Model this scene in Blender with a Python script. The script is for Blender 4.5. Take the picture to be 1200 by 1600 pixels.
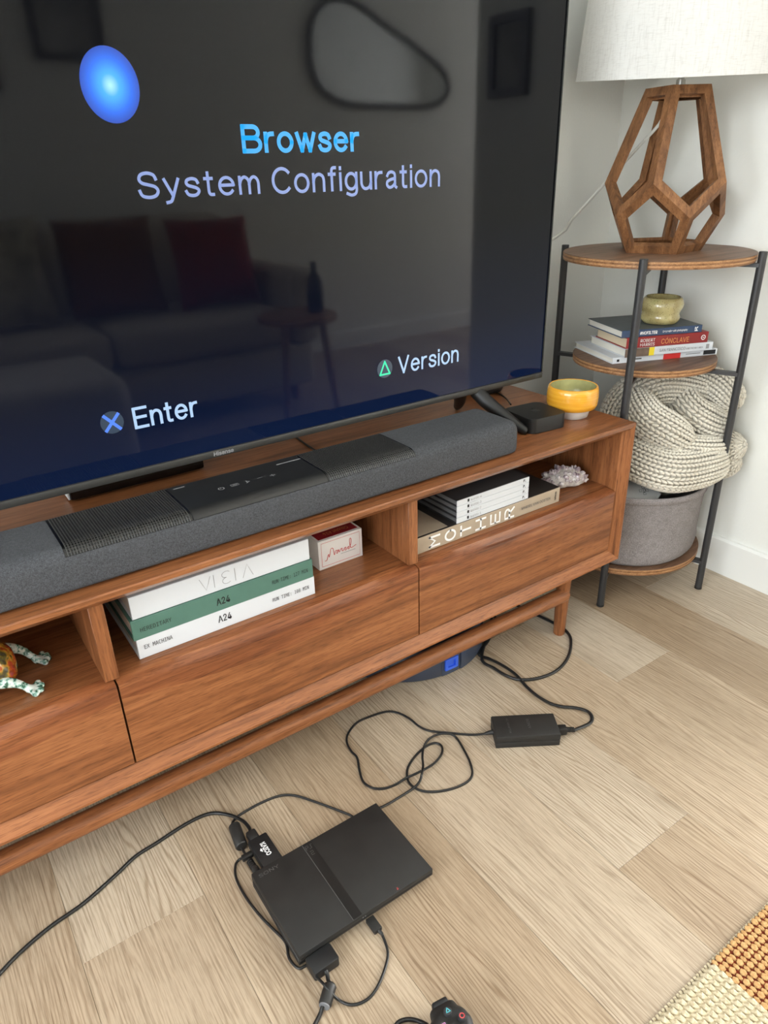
import bpy, bmesh, math, random
import numpy as np
from mathutils import Vector, Matrix
random.seed(7); np.random.seed(7)
PI = math.pi
scene = bpy.context.scene
COL = scene.collection
for o in list(bpy.data.objects): bpy.data.objects.remove(o)

# ------------------------------------------------------------------ camera
CAM_H = 0.985
FPX = 1108.34                      # focal length in pixels of the 1200 x 1600 frame
YAW, PIT, ROL = 0.600366, 0.450415, -0.028776
fw = np.array([math.sin(YAW)*math.cos(PIT), math.cos(YAW)*math.cos(PIT), -math.sin(PIT)])
rt = np.array([math.cos(YAW), -math.sin(YAW), 0.0]); up = np.cross(rt, fw)
c_, s_ = math.cos(ROL), math.sin(ROL)
RT, UP = c_*rt+s_*up, -s_*rt+c_*up
CAM = np.array([0, 0, CAM_H])
cd = bpy.data.cameras.new('camera'); cam = bpy.data.objects.new('camera', cd); COL.objects.link(cam)
cd.sensor_fit = 'VERTICAL'; cd.sensor_height = 24.0; cd.lens = FPX/1600*24.0; cd.clip_start = 0.02
M = Matrix(((RT[0], UP[0], -fw[0], 0), (RT[1], UP[1], -fw[1], 0), (RT[2], UP[2], -fw[2], CAM_H), (0, 0, 0, 1)))
cam.matrix_world = M
scene.camera = cam

# ------------------------------------------------------------------ world, window light, exposure
w = bpy.data.worlds.new('world'); scene.world = w; w.use_nodes = True
w.node_tree.nodes['Background'].inputs[0].default_value = (0.80, 0.90, 1.0, 1)
w.node_tree.nodes['Background'].inputs[1].default_value = 2.0
scene.view_settings.view_transform = 'Standard'; scene.view_settings.look = 'None'
scene.view_settings.gamma = 1.0; scene.view_settings.use_curve_mapping = False
scene.view_settings.exposure = 0.2
def area(name, loc, rot, sx, sy, power, col):
    l = bpy.data.lights.new(name, 'AREA'); l.shape = 'RECTANGLE'; l.size = sx; l.size_y = sy
    l.energy = power; l.color = col
    o = bpy.data.objects.new(name, l); COL.objects.link(o); o.location = loc; o.rotation_euler = rot
    return o
# daylight through the two window openings; each lamp stands outside its pane, out of the picture
area('window_left_offscreen', (-2.56, -0.35, 1.35), (0, -PI/2, 0), 1.5, 2.2, 95, (0.92, 0.97, 1.0))
area('window_right_offscreen', (4.56, -0.775, 1.35), (0, PI/2, 0), 1.7, 1.5, 245, (0.98, 0.99, 1.0))

# ------------------------------------------------------------------ pixel -> point on a known plane
def ray(x, y): return (x-600)/FPX*RT - (y-800)/FPX*UP + fw
def onz(x, y, z=0.0): d = ray(x, y); return CAM + d*(z-CAM_H)/d[2]
def ony(x, y, Y): d = ray(x, y); return CAM + d*(Y/d[1])
def atd(x, y, dep): return CAM + ray(x, y)*dep

# ------------------------------------------------------------------ materials
MATS = {}
def srgb(r, g, b):
    f = lambda c: (c/12.92 if c <= 0.04045 else ((c+0.055)/1.055)**2.4)
    return (f(r/255), f(g/255), f(b/255), 1)
class NT:
    def __init__(s, name):
        s.m = bpy.data.materials.new(name); s.m.use_nodes = True; s.t = s.m.node_tree
        s.p = s.t.nodes['Principled BSDF']; MATS[name] = s.m
    def n(s, typ, **kw):
        nd = s.t.nodes.new(typ)
        for k, v in kw.items():
            if k.startswith('i_'):
                nm = k[2:].replace('_', ' ')
                nd.inputs[nm].default_value = v
            else: setattr(nd, k, v)
        return nd
    def l(s, a, b): s.t.links.new(a, b)
    def coord(s, scale=(1, 1, 1), rnd=0.0, rot=(0, 0, 0), kind='Object'):
        tc = s.n('ShaderNodeTexCoord'); mp = s.n('ShaderNodeMapping'); mp.inputs['Scale'].default_value = scale
        mp.inputs['Rotation'].default_value = rot
        s.l(tc.outputs[kind], mp.inputs['Vector'])
        if rnd:
            oi = s.n('ShaderNodeObjectInfo'); mu = s.n('ShaderNodeMath', operation='MULTIPLY'); mu.inputs[1].default_value = rnd
            s.l(oi.outputs['Random'], mu.inputs[0]); cx = s.n('ShaderNodeCombineXYZ')
            for k in range(3): s.l(mu.outputs[0], cx.inputs[k])
            s.l(cx.outputs[0], mp.inputs['Location'])
        return mp.outputs[0]
    def noise(s, vec, scale, detail=3, rough=0.5, dist=0.0):
        nd = s.n('ShaderNodeTexNoise'); nd.inputs['Scale'].default_value = scale; nd.inputs['Detail'].default_value = detail
        nd.inputs['Roughness'].default_value = rough; nd.inputs['Distortion'].default_value = dist
        s.l(vec, nd.inputs['Vector']); return nd.outputs['Fac']
    def ramp(s, fac, stops):
        r = s.n('ShaderNodeValToRGB'); e = r.color_ramp.elements
        while len(e) < len(stops): e.new(0.5)
        for k, (p, c) in enumerate(stops): e[k].position = p; e[k].color = c
        s.l(fac, r.inputs[0]); return r.outputs[0]
    def mix(s, fac, a, b, mode='MIX'):
        m = s.n('ShaderNodeMix', data_type='RGBA', blend_type=mode)
        if isinstance(fac, (int, float)): m.inputs[0].default_value = fac
        else: s.l(fac, m.inputs[0])
        for v, k in ((a, 6), (b, 7)):
            if isinstance(v, tuple): m.inputs[k].default_value = v
            else: s.l(v, m.inputs[k])
        return m.outputs[2]
    def bump(s, h, strength=0.2, dist=0.001):
        b = s.n('ShaderNodeBump'); b.inputs['Strength'].default_value = strength; b.inputs['Distance'].default_value = dist
        s.l(h, b.inputs['Height']); s.l(b.outputs[0], s.p.inputs['Normal'])
    def set(s, **kw):
        for k, v in kw.items():
            i = s.p.inputs[k.replace('_', ' ')]
            if hasattr(v, 'links') or hasattr(v, 'is_linked'): s.l(v, i)
            else: i.default_value = v
def plain(name, col, rough=0.5, metal=0.0, var=0.0, vscale=40, bump=0.0, bscale=400, spec=0.5, coat=0.0, trans=0.0, sheen=0.0):
    t = NT(name); v = t.coord()
    if var:
        n = t.noise(v, vscale, 3)
        d = tuple(max(0, c*(1-var)) for c in col[:3])+(1,); b = tuple(min(1, c*(1+var)) for c in col[:3])+(1,)
        t.set(Base_Color=t.ramp(n, [(0.3, d), (0.7, b)]))
    else: t.set(Base_Color=col)
    t.set(Roughness=rough, Metallic=metal)
    t.p.inputs['Specular IOR Level'].default_value = spec
    if coat: t.p.inputs['Coat Weight'].default_value = coat; t.p.inputs['Coat Roughness'].default_value = 0.08
    if trans: t.p.inputs['Transmission Weight'].default_value = trans
    if sheen: t.p.inputs['Sheen Weight'].default_value = sheen
    if bump: t.bump(t.noise(v, bscale, 2), bump, 0.001)
    return t.m
def wood(name, axis, dark, mid, light, rough=0.38, gs=1.0, coat=0.0, rnd=8.0):
    t = NT(name)
    def sc(lo, hi): return {'x': (lo, hi, hi), 'y': (hi, lo, hi), 'z': (hi, hi, lo)}[axis]
    n1 = t.noise(t.coord(sc(2.2*gs, 34*gs), rnd), 1.5, 4, 0.55, 0.9)      # figure
    n2 = t.noise(t.coord(sc(38*gs, 620*gs), rnd), 1.0, 2, 0.6)             # short dark pores
    n4 = t.noise(t.coord(sc(9*gs, 170*gs), rnd), 1.3, 3, 0.6)              # fine growth lines
    n3 = t.noise(t.coord(sc(.8, 5), rnd), 1.2, 2, 0.5)                     # board tone
    c1 = t.ramp(n1, [(0.26, dark), (0.48, mid), (0.74, light)])
    c2 = t.ramp(n2, [(0.34, (0.50, 0.46, 0.42, 1)), (0.47, (1, 1, 1, 1))])
    c4 = t.ramp(n4, [(0.32, (0.70, 0.66, 0.62, 1)), (0.55, (1.04, 1.04, 1.04, 1))])
    c3 = t.ramp(n3, [(0.3, (0.86, 0.86, 0.86, 1)), (0.7, (1.08, 1.08, 1.08, 1))])
    c = t.mix(0.7, c1, c2, 'MULTIPLY'); c = t.mix(0.75, c, c4, 'MULTIPLY'); c = t.mix(0.8, c, c3, 'MULTIPLY')
    t.set(Base_Color=c, Roughness=rough); t.p.inputs['Specular IOR Level'].default_value = 0.32
    if coat: t.p.inputs['Coat Weight'].default_value = coat; t.p.inputs['Coat Roughness'].default_value = 0.22
    t.bump(n2, 0.10, 0.0006)
    return t.m
def emit(name, col, strength):
    t = NT(name); t.set(Base_Color=(0, 0, 0, 1), Emission_Color=col, Roughness=0.3)
    t.p.inputs['Emission Strength'].default_value = strength
    return t.m
WD, WM, WL = srgb(104, 62, 36), srgb(144, 90, 54), srgb(166, 108, 68)
for ax in 'xyz': wood('walnut_'+ax, ax, WD, WM, WL, 0.42, 1.0, 0.06)
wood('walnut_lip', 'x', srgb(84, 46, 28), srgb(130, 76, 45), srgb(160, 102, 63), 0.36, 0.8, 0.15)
wood('walnut_top', 'x', WD, WM, WL, 0.32, 1.0, 0.30)
wood('disc_wood', 'x', srgb(90, 64, 48), srgb(122, 92, 72), srgb(146, 114, 92), 0.45, 0.9)
wood('disc_ply_dark', 'x', srgb(104, 70, 44), srgb(138, 98, 66), srgb(160, 118, 82), 0.5, 2)
wood('disc_ply_light', 'x', srgb(150, 108, 72), srgb(182, 136, 94), srgb(200, 156, 112), 0.5, 2)
wood('lamp_wood', 'z', srgb(88, 57, 35), srgb(128, 87, 55), srgb(158, 112, 74), 0.5, 1.0)
wood('stool_wood', 'x', srgb(120, 84, 52), srgb(168, 124, 82), srgb(190, 148, 104), 0.45)
plain('wall_paint', srgb(238, 238, 232), 0.85, bump=0.35, bscale=170)
plain('trim_paint', srgb(238, 238, 234), 0.5)
plain('ceiling_paint', srgb(240, 240, 238), 0.9)
plain('black_plastic', srgb(30, 30, 31), 0.45, bump=0.05, bscale=900)
plain('panel_black', srgb(26, 26, 26), 0.42)
plain('deep_black', srgb(19, 19, 19), 0.5)
plain('black_gloss', srgb(14, 14, 15), 0.25)
plain('console_black', srgb(36, 35, 34), 0.55, var=0.15, vscale=30, bump=0.06, bscale=1500)
plain('stripe_black', srgb(20, 19, 18), 0.5)
plain('rubber', srgb(34, 33, 32), 0.5)
plain('cord_black', srgb(30, 30, 30), 0.38)
plain('dark_metal', srgb(48, 48, 50), 0.42, bump=0.05, bscale=900)
plain('bezel', srgb(52, 51, 49), 0.42)
plain('steel', srgb(190, 188, 182), 0.28, metal=1.0)
plain('white_print', srgb(240, 240, 240), 0.6)
plain('grey_print', srgb(150, 150, 152), 0.5)
plain('dim_print', srgb(86, 86, 86), 0.5)
plain('black_print', srgb(28, 28, 30), 0.7)
plain('white_cover', srgb(212, 215, 220), 0.5)
plain('white_case', srgb(206, 207, 208), 0.35)
plain('green_cover', srgb(80, 118, 105), 0.6, var=0.04)
plain('paper', srgb(226, 222, 212), 0.9, bump=0.2, bscale=600)
plain('cream_paper', srgb(226, 208, 178), 0.9, bump=0.2, bscale=600)
plain('tan_cover', srgb(172, 156, 136), 0.6, var=0.04)
plain('dark_cover', srgb(46, 42, 40), 0.5)
plain('pages_grey', srgb(112, 112, 114), 0.7)
plain('charcoal_cover', srgb(58, 58, 60), 0.45)
plain('navy_cover', srgb(46, 68, 100), 0.4)
plain('slate_cover', srgb(82, 90, 96), 0.45, var=0.15, vscale=25)
plain('red_cover', srgb(140, 34, 35), 0.4, var=0.1)
plain('brown_cover', srgb(104, 86, 74), 0.5, var=0.3, vscale=60)
plain('yellow_print', srgb(236, 212, 44), 0.5)
plain('orange_print', srgb(226, 158, 92), 0.5)
plain('red_print', srgb(206, 46, 44), 0.6)
plain('deep_red', srgb(164, 36, 48), 0.5)
plain('box_white', srgb(234, 230, 228), 0.5)
plain('shade_liner', srgb(240, 238, 232), 0.8)
plain('clear_cord', srgb(206, 206, 200), 0.3)
plain('remote_grey', srgb(176, 176, 174), 0.5)
plain('blue_plastic', srgb(52, 98, 220), 0.3)
plain('stone_base', srgb(190, 182, 176), 0.8, var=0.25, vscale=60)
plain('sofa_fabric', srgb(196, 188, 174), 0.95, bump=0.3, bscale=500)
plain('pillow_brown', srgb(112, 66, 40), 0.95)
plain('pillow_red', srgb(132, 30, 36), 0.95)
plain('pillow_white', srgb(222, 216, 206), 0.95)
plain('pillow_floral', srgb(176, 170, 150), 0.95, var=0.5, vscale=18)
plain('art_paper', srgb(150, 150, 146), 0.8, var=0.4, vscale=6)
plain('bottle_dark', srgb(24, 30, 38), 0.15)
plain('tri_green', srgb(96, 190, 200), 0.4)
plain('cir_red', srgb(220, 84, 84), 0.4)
plain('sq_pink', srgb(206, 140, 190), 0.4)
plain('x_blue', srgb(120, 150, 220), 0.4)
plain('button_grey', srgb(52, 52, 54), 0.4)
plain('lens_grey', srgb(120, 122, 126), 0.4)
plain('mirror_glass', srgb(225, 228, 230), 0.02, metal=1.0)
# fabric of the soundbar
t = NT('speaker_fabric'); v = t.coord((1, 1, 1)); n = t.noise(v, 900, 2, 0.7); n2 = t.noise(v, 330, 2)
t.set(Base_Color=t.mix(0.5, t.ramp(n, [(0.35, srgb(38, 39, 42)), (0.7, srgb(94, 96, 101))]), t.ramp(n2, [(0.35, srgb(50, 52, 55)), (0.65, srgb(74, 76, 80))])), Roughness=0.95)
t.bump(n, 0.5, 0.001)
t = NT('basket_fabric'); v = t.coord(); n = t.noise(v, 420, 3, 0.75); n2 = t.noise(v, 60, 3)
t.set(Base_Color=t.mix(0.35, t.ramp(n, [(0.34, srgb(96, 90, 90)), (0.66, srgb(164, 157, 157))]), t.ramp(n2, [(0.3, srgb(116, 110, 108)), (0.7, srgb(150, 144, 142))])), Roughness=0.95)
t.bump(n, 0.4, 0.001)
t = NT('shade_linen'); n = t.noise(t.coord((60, 60, 700)), 1, 3, 0.6); n2 = t.noise(t.coord((260, 260, 30)), 1, 3, 0.6)
t.set(Base_Color=t.mix(0.5, t.ramp(n, [(0.25, srgb(190, 187, 182)), (0.5, srgb(218, 217, 214))]), t.ramp(n2, [(0.25, srgb(192, 189, 185)), (0.5, srgb(220, 219, 216))])), Roughness=0.95)
t.bump(n, 0.25, 0.001)
t = NT('knit_wool'); v = t.coord(); n = t.noise(v, 220, 3); n2 = t.noise(v, 9, 2)
t.set(Base_Color=t.mix(0.5, t.ramp(n, [(0.3, srgb(196, 186, 168)), (0.7, srgb(232, 226, 212))]), t.ramp(n2, [(0.35, srgb(198, 190, 174)), (0.65, srgb(234, 228, 214))])), Roughness=1.0, Sheen_Weight=0.3)
t.bump(n, 0.4, 0.002)
t = NT('pot_glaze'); v = t.coord(); n = t.noise(v, 24, 4); vo = t.n('ShaderNodeTexVoronoi'); vo.inputs['Scale'].default_value = 240; t.l(v, vo.inputs['Vector'])
sp = t.ramp(vo.outputs['Distance'], [(0.16, srgb(92, 70, 40)), (0.26, (1, 1, 1, 1))])
t.set(Base_Color=t.mix(0.7, t.ramp(n, [(0.3, srgb(160, 142, 92)), (0.55, srgb(190, 178, 126)), (0.75, srgb(172, 168, 112))]), sp, 'MULTIPLY'), Roughness=0.15)
t.p.inputs['Coat Weight'].default_value = 0.5
t = NT('bowl_yellow'); n = t.noise(t.coord((4, 4, 260)), 1, 3)
t.set(Base_Color=t.ramp(n, [(0.3, srgb(222, 150, 34)), (0.7, srgb(240, 178, 60))]), Roughness=0.18); t.bump(n, 0.15, 0.001); t.p.inputs['Coat Weight'].default_value = 0.5
plain('bowl_inside', srgb(176, 172, 118), 0.2, var=0.2, vscale=30)
plain('bowl_foot', srgb(232, 226, 218), 0.35, var=0.05)
t = NT('amethyst'); v = t.coord(); n = t.noise(v, 60, 3)
t.set(Base_Color=t.ramp(n, [(0.3, srgb(118, 96, 108)), (0.48, srgb(196, 180, 184)), (0.66, srgb(236, 230, 228))]), Roughness=0.12, Transmission_Weight=0.25, IOR=1.5)
t = NT('frog_glaze'); v = t.coord(); n = t.noise(v, 45, 3, 0.6); n2 = t.noise(v, 190, 2)
a = t.ramp(n, [(0.30, srgb(52, 44, 66)), (0.42, srgb(96, 92, 44)), (0.50, srgb(196, 146, 52)), (0.58, srgb(176, 72, 34)), (0.72, srgb(120, 50, 60))])
b = t.ramp(n2, [(0.35, (0.5, 0.48, 0.45, 1)), (0.6, (1.1, 1.1, 1.1, 1))]); t.set(Base_Color=t.mix(0.8, a, b, 'MULTIPLY'), Roughness=0.2); t.p.inputs['Coat Weight'].default_value = 0.6
t = NT('frog_legs'); v = t.coord(); n = t.noise(v, 130, 2, 0.6)
t.set(Base_Color=t.ramp(n, [(0.40, srgb(60, 104, 84)), (0.47, srgb(150, 190, 178)), (0.54, srgb(222, 232, 224))]), Roughness=0.2); t.p.inputs['Coat Weight'].default_value = 0.6
t = NT('rug_cream'); v = t.coord(); n = t.noise(v, 260, 3); t.set(Base_Color=t.ramp(n, [(0.3, srgb(188, 172, 138)), (0.7, srgb(224, 212, 184))]), Roughness=1.0); t.bump(n, 0.4, 0.001)
t = NT('rug_tan'); v = t.coord(); n = t.noise(v, 260, 3); t.set(Base_Color=t.ramp(n, [(0.3, srgb(178, 134, 84)), (0.7, srgb(214, 172, 118))]), Roughness=1.0); t.bump(n, 0.4, 0.001)
plain('rug_rust', srgb(124, 50, 26), 1.0, var=0.2, vscale=200)
plain('rug_grey', srgb(176, 182, 172), 1.0, var=0.2, vscale=200)
t = NT('vacuum_blue'); v = t.coord(); t.set(Base_Color=t.ramp(t.noise(v, 8, 2), [(0.3, srgb(54, 62, 78)), (0.7, srgb(64, 74, 94))]), Roughness=0.3)
# floor planks
t = NT('oak_plank')
v = t.coord((1, 1, 1), 23.0)
n1 = t.noise(t.coord((9, 1.0, 9), 23.0), 1.5, 3, 0.5, 0.6)
wv = t.n('ShaderNodeTexWave', wave_type='BANDS', bands_direction='X'); wv.inputs['Scale'].default_value = 5.2; wv.inputs['Distortion'].default_value = 26.0
wv.inputs['Detail'].default_value = 1.5; wv.inputs['Detail Scale'].default_value = 0.55; wv.inputs['Detail Roughness'].default_value = 0.45; t.l(t.coord((10, 1.15, 10), 31.0), wv.inputs['Vector'])
n2 = t.noise(t.coord((900, 30, 900), 11.0), 1.0, 2, 0.6)
n4 = t.noise(t.coord((380, 9.0, 380), 17.0), 1.0, 3, 0.65)
n5 = t.noise(t.coord((7, 1.6, 7), 5.0), 1.0, 2, 0.5)
vk = t.n('ShaderNodeTexVoronoi'); vk.inputs['Scale'].default_value = 1.0; t.l(t.coord((5.0, 1.6, 5.0), 41.0), vk.inputs['Vector'])
kn = t.ramp(vk.outputs['Distance'], [(0.015, (0.36, 0.28, 0.22, 1)), (0.05, (0.72, 0.64, 0.56, 1)), (0.13, (1, 1, 1, 1))])
sc_ = t.n('ShaderNodeSeparateColor'); t.l(vk.outputs['Color'], sc_.inputs[0]); kf = t.ramp(sc_.outputs[0], [(0.66, (0, 0, 0, 1)), (0.67, (1, 1, 1, 1))])
oi = t.n('ShaderNodeObjectInfo')
tone = t.ramp(oi.outputs['Random'], [(0.0, srgb(172, 151, 126)), (0.35, srgb(189, 170, 146)), (0.7, srgb(202, 188, 168)), (1.0, srgb(177, 156, 131))])
c1 = t.ramp(n1, [(0.30, (0.88, 0.86, 0.84, 1)), (0.55, (1, 1, 1, 1)), (0.75, (1.04, 1.04, 1.04, 1))])
cw = t.ramp(wv.outputs['Fac'], [(0.0, (0.70, 0.64, 0.58, 1)), (0.30, (0.96, 0.95, 0.94, 1)), (1.0, (1.04, 1.04, 1.04, 1))])
wf = t.ramp(n5, [(0.35, (0.25, 0.25, 0.25, 1)), (0.6, (1, 1, 1, 1))])
c2 = t.ramp(n2, [(0.34, (0.72, 0.68, 0.64, 1)), (0.50, (1.02, 1.02, 1.02, 1))])
c4 = t.ramp(n4, [(0.36, (0.58, 0.53, 0.48, 1)), (0.50, (1.03, 1.03, 1.03, 1))])
c = t.mix(1.0, tone, c1, 'MULTIPLY'); c = t.mix(wf, c, t.mix(1.0, c, cw, 'MULTIPLY')); c = t.mix(0.7, c, c2, 'MULTIPLY'); c = t.mix(0.6, c, c4, 'MULTIPLY'); c = t.mix(kf, c, t.mix(1.0, c, kn, 'MULTIPLY'))
t.set(Base_Color=c, Roughness=0.40); t.bump(n4, 0.15, 0.0008)
plain('board_core', srgb(177, 157, 132), 0.7)
# picture shown by the screen: near black, navy glow towards its lower edge
t = NT('screen'); tc = t.n('ShaderNodeTexCoord'); sx = t.n('ShaderNodeSeparateXYZ'); t.l(tc.outputs['Object'], sx.inputs[0])
mr = t.n('ShaderNodeMapRange'); mr.inputs['From Min'].default_value = 0.08; mr.inputs['From Max'].default_value = 0.40; t.l(sx.outputs[2], mr.inputs[0])
t.set(Base_Color=(0.002, 0.002, 0.003, 1), Roughness=0.05, Emission_Color=t.ramp(mr.outputs[0], [(0.0, (0.0012, 0.0075, 0.035, 1)), (0.45, (0.001, 0.003, 0.011, 1)), (1.0, (0.0004, 0.0006, 0.001, 1))]))
t.p.inputs['Emission Strength'].default_value = 1.0; t.p.inputs['Specular IOR Level'].default_value = 0.19
t = NT('orb'); tc = t.n('ShaderNodeTexCoord'); mp = t.n('ShaderNodeMapping'); t.l(tc.outputs['Generated'], mp.inputs[0]); mp.inputs['Location'].default_value = (-1, -1, -1); mp.inputs['Scale'].default_value = (2, 2, 2)
sx = t.n('ShaderNodeSeparateXYZ'); t.l(mp.outputs[0], sx.inputs[0]); cx = t.n('ShaderNodeCombineXYZ'); t.l(sx.outputs[0], cx.inputs[0]); t.l(sx.outputs[2], cx.inputs[2])
ln = t.n('ShaderNodeVectorMath', operation='LENGTH'); t.l(cx.outputs[0], ln.inputs[0])
t.set(Base_Color=(0, 0, 0, 1), Emission_Color=t.ramp(ln.outputs['Value'], [(0.0, srgb(176, 238, 255)), (0.30, srgb(60, 172, 255)), (0.70, srgb(0, 104, 238)), (1.0, srgb(0, 66, 180))]))
t.p.inputs['Emission Strength'].default_value = 1.0
emit('text_cyan', srgb(40, 172, 252), 0.9); emit('text_lilac', srgb(140, 160, 216), 0.9); emit('text_pale', srgb(180, 212, 246), 0.9)
emit('icon_disc', srgb(44, 62, 82), 1.0); emit('icon_blue', srgb(84, 134, 255), 1.0); emit('icon_green', srgb(52, 236, 176), 1.0); emit('icon_dark', srgb(16, 40, 44), 1.0)
t = NT('pane_glass'); tr = t.n('ShaderNodeBsdfTransparent'); gl = t.n('ShaderNodeBsdfGlossy'); gl.inputs['Roughness'].default_value = 0.02
mx = t.n('ShaderNodeMixShader'); mx.inputs[0].default_value = 0.06; t.l(tr.outputs[0], mx.inputs[1]); t.l(gl.outputs[0], mx.inputs[2])
t.l(mx.outputs[0], t.t.nodes['Material Output'].inputs[0])

# ------------------------------------------------------------------ mesh helpers
def V(*a): return Vector(a)
class B:
    """collects geometry for ONE mesh"""
    def __init__(s): s.v = []; s.f = []; s.mi = []
    def add(s, vs, fs, mi=0):
        o = len(s.v); s.v += [tuple(map(float, p)) for p in vs]; s.f += [tuple(i+o for i in f) for f in fs]; s.mi += [mi]*len(fs); return s
    def bm(s, bm, mi=0):
        bm.verts.index_update(); s.add([v.co for v in bm.verts], [[v.index for v in f.verts] for f in bm.faces], mi); bm.free(); return s
    def box(s, x0, x1, y0, y1, z0, z1, bev=0.0, seg=2, mi=0, rot=None, at=None):
        bm = bmesh.new(); bmesh.ops.create_cube(bm, size=1)
        for v in bm.verts: v.co = Vector(((x0+x1)/2+v.co.x*(x1-x0), (y0+y1)/2+v.co.y*(y1-y0), (z0+z1)/2+v.co.z*(z1-z0)))
        if bev: bmesh.ops.bevel(bm, geom=bm.edges[:], offset=bev, segments=seg, profile=0.5, affect='EDGES')
        if rot is not None: bmesh.ops.transform(bm, matrix=rot, verts=bm.verts)
        return s.bm(bm, mi)
    def vbox(s, x0, x1, y0, y1, z0, z1, r, seg=5, top=0.0, mi=0):
        """box with rounded vertical corners"""
        pts = []
        for (cx, cy, a0) in ((x1-r, y1-r, 0), (x0+r, y1-r, PI/2), (x0+r, y0+r, PI), (x1-r, y0+r, 1.5*PI)):
            for k in range(seg+1): a = a0+k/seg*PI/2; pts.append((cx+r*math.cos(a), cy+r*math.sin(a)))
        return s.prism(pts, z0, z1, top, mi)
    def prism(s, pts, z0, z1, top=0.0, mi=0):
        n = len(pts); cx = sum(p[0] for p in pts)/n; cy = sum(p[1] for p in pts)/n
        rings = [(z0, 0), (z1-top, 0)] + ([(z1-top*0.3, top*0.3), (z1, top)] if top else [])
        vs = []
        for z, ins in rings:
            for p in pts:
                d = math.hypot(p[0]-cx, p[1]-cy) or 1; k = 1-ins/d; vs.append((cx+(p[0]-cx)*k, cy+(p[1]-cy)*k, z))
        fs = []
        for r in range(len(rings)-1):
            for i in range(n): j = (i+1) % n; fs.append((r*n+i, r*n+j, (r+1)*n+j, (r+1)*n+i))
        fs.append(tuple(range(n-1, -1, -1))); o = (len(rings)-1)*n; fs.append(tuple(range(o, o+n)))
        return s.add(vs, fs, mi)
    def lathe(s, prof, c=(0, 0, 0), n=48, mi=0, closed=False, wob=None, caps=(True, True)):
        vs, fs = [], []
        for (r, z) in prof:
            for k in range(n):
                a = 2*PI*k/n; rr = r*(wob(a, z) if wob else 1); vs.append((c[0]+rr*math.cos(a), c[1]+rr*math.sin(a), c[2]+z))
        m = len(prof)
        for i in range(m-1+(1 if closed else 0)):
            i2 = (i+1) % m
            for k in range(n): k2 = (k+1) % n; fs.append((i*n+k, i*n+k2, i2*n+k2, i2*n+k))
        if not closed:
            if caps[0]: fs.append(tuple(range(n-1, -1, -1)))
            if caps[1]: fs.append(tuple(range((m-1)*n, m*n)))
        return s.add(vs, fs, mi)
    def tube(s, pts, rad, n=10, mi=0, flat=1.0, caps=True, res=0):
        P = [np.array(p, float) for p in pts]
        if res: P = spline(P, res)
        m = len(P); R = rad if hasattr(rad, '__len__') else [rad]*m
        if len(R) != m: R = list(np.interp(np.linspace(0, 1, m), np.linspace(0, 1, len(R)), R))
        T = [P[min(i+1, m-1)]-P[max(i-1, 0)] for i in range(m)]; T = [t/(np.linalg.norm(t)+1e-12) for t in T]
        ref = np.array([0, 0, 1.0]) if abs(T[0][2]) < 0.95 else np.array([1.0, 0, 0])
        N = ref-T[0]*(ref@T[0]); N /= np.linalg.norm(N); vs = []
        for i in range(m):
            N = N-T[i]*(N@T[i]); N /= np.linalg.norm(N)+1e-12; Bn = np.cross(T[i], N)
            for k in range(n):
                a = 2*PI*k/n; vs.append(P[i]+R[i]*(math.cos(a)*N*flat+math.sin(a)*Bn))
        fs = [(i*n+k, i*n+(k+1) % n, (i+1)*n+(k+1) % n, (i+1)*n+k) for i in range(m-1) for k in range(n)]
        if caps: fs += [tuple(range(n-1, -1, -1)), tuple(range((m-1)*n, m*n))]
        return s.add(vs, fs, mi)
    def cyl(s, a, b, r, n=20, r2=None, mi=0): return s.tube([a, b], [r, r2 if r2 is not None else r], n, mi)
    def ball(s, c, r, sub=2, mi=0, scale=(1, 1, 1)):
        bm = bmesh.new(); bmesh.ops.create_icosphere(bm, subdivisions=sub, radius=1)
        for v in bm.verts: v.co = Vector((c[0]+v.co.x*r*scale[0], c[1]+v.co.y*r*scale[1], c[2]+v.co.z*r*scale[2]))
        return s.bm(bm, mi)
    def bar(s, a, b, wd, ht, upv=(0, 0, 1), mi=0):
        a, b = np.array(a, float), np.array(b, float); T = b-a; T /= np.linalg.norm(T); u = np.array(upv, float); u -= T*(u@T); u /= np.linalg.norm(u); sd = np.cross(T, u)
        vs = [p+sx*sd*wd/2+sz*u*ht/2 for p in (a, b) for sx, sz in ((-1, -1), (1, -1), (1, 1), (-1, 1))]
        return s.add(vs, [(0, 1, 2, 3)[::-1], (4, 5, 6, 7), (0, 1, 5, 4), (1, 2, 6, 5), (2, 3, 7, 6), (3, 0, 4, 7)], mi)
def spline(P, res):
    P = [np.array(p, float) for p in P]; out = []
    for i in range(len(P)-1):
        p0, p1, p2, p3 = P[max(i-1, 0)], P[i], P[i+1], P[min(i+2, len(P)-1)]
        for k in range(res):
            t = k/res; out.append(0.5*(2*p1+(p2-p0)*t+(2*p0-5*p1+4*p2-p3)*t*t+(3*p1-p0-3*p2+p3)*t**3))
    out.append(P[-1]); return out
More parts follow.
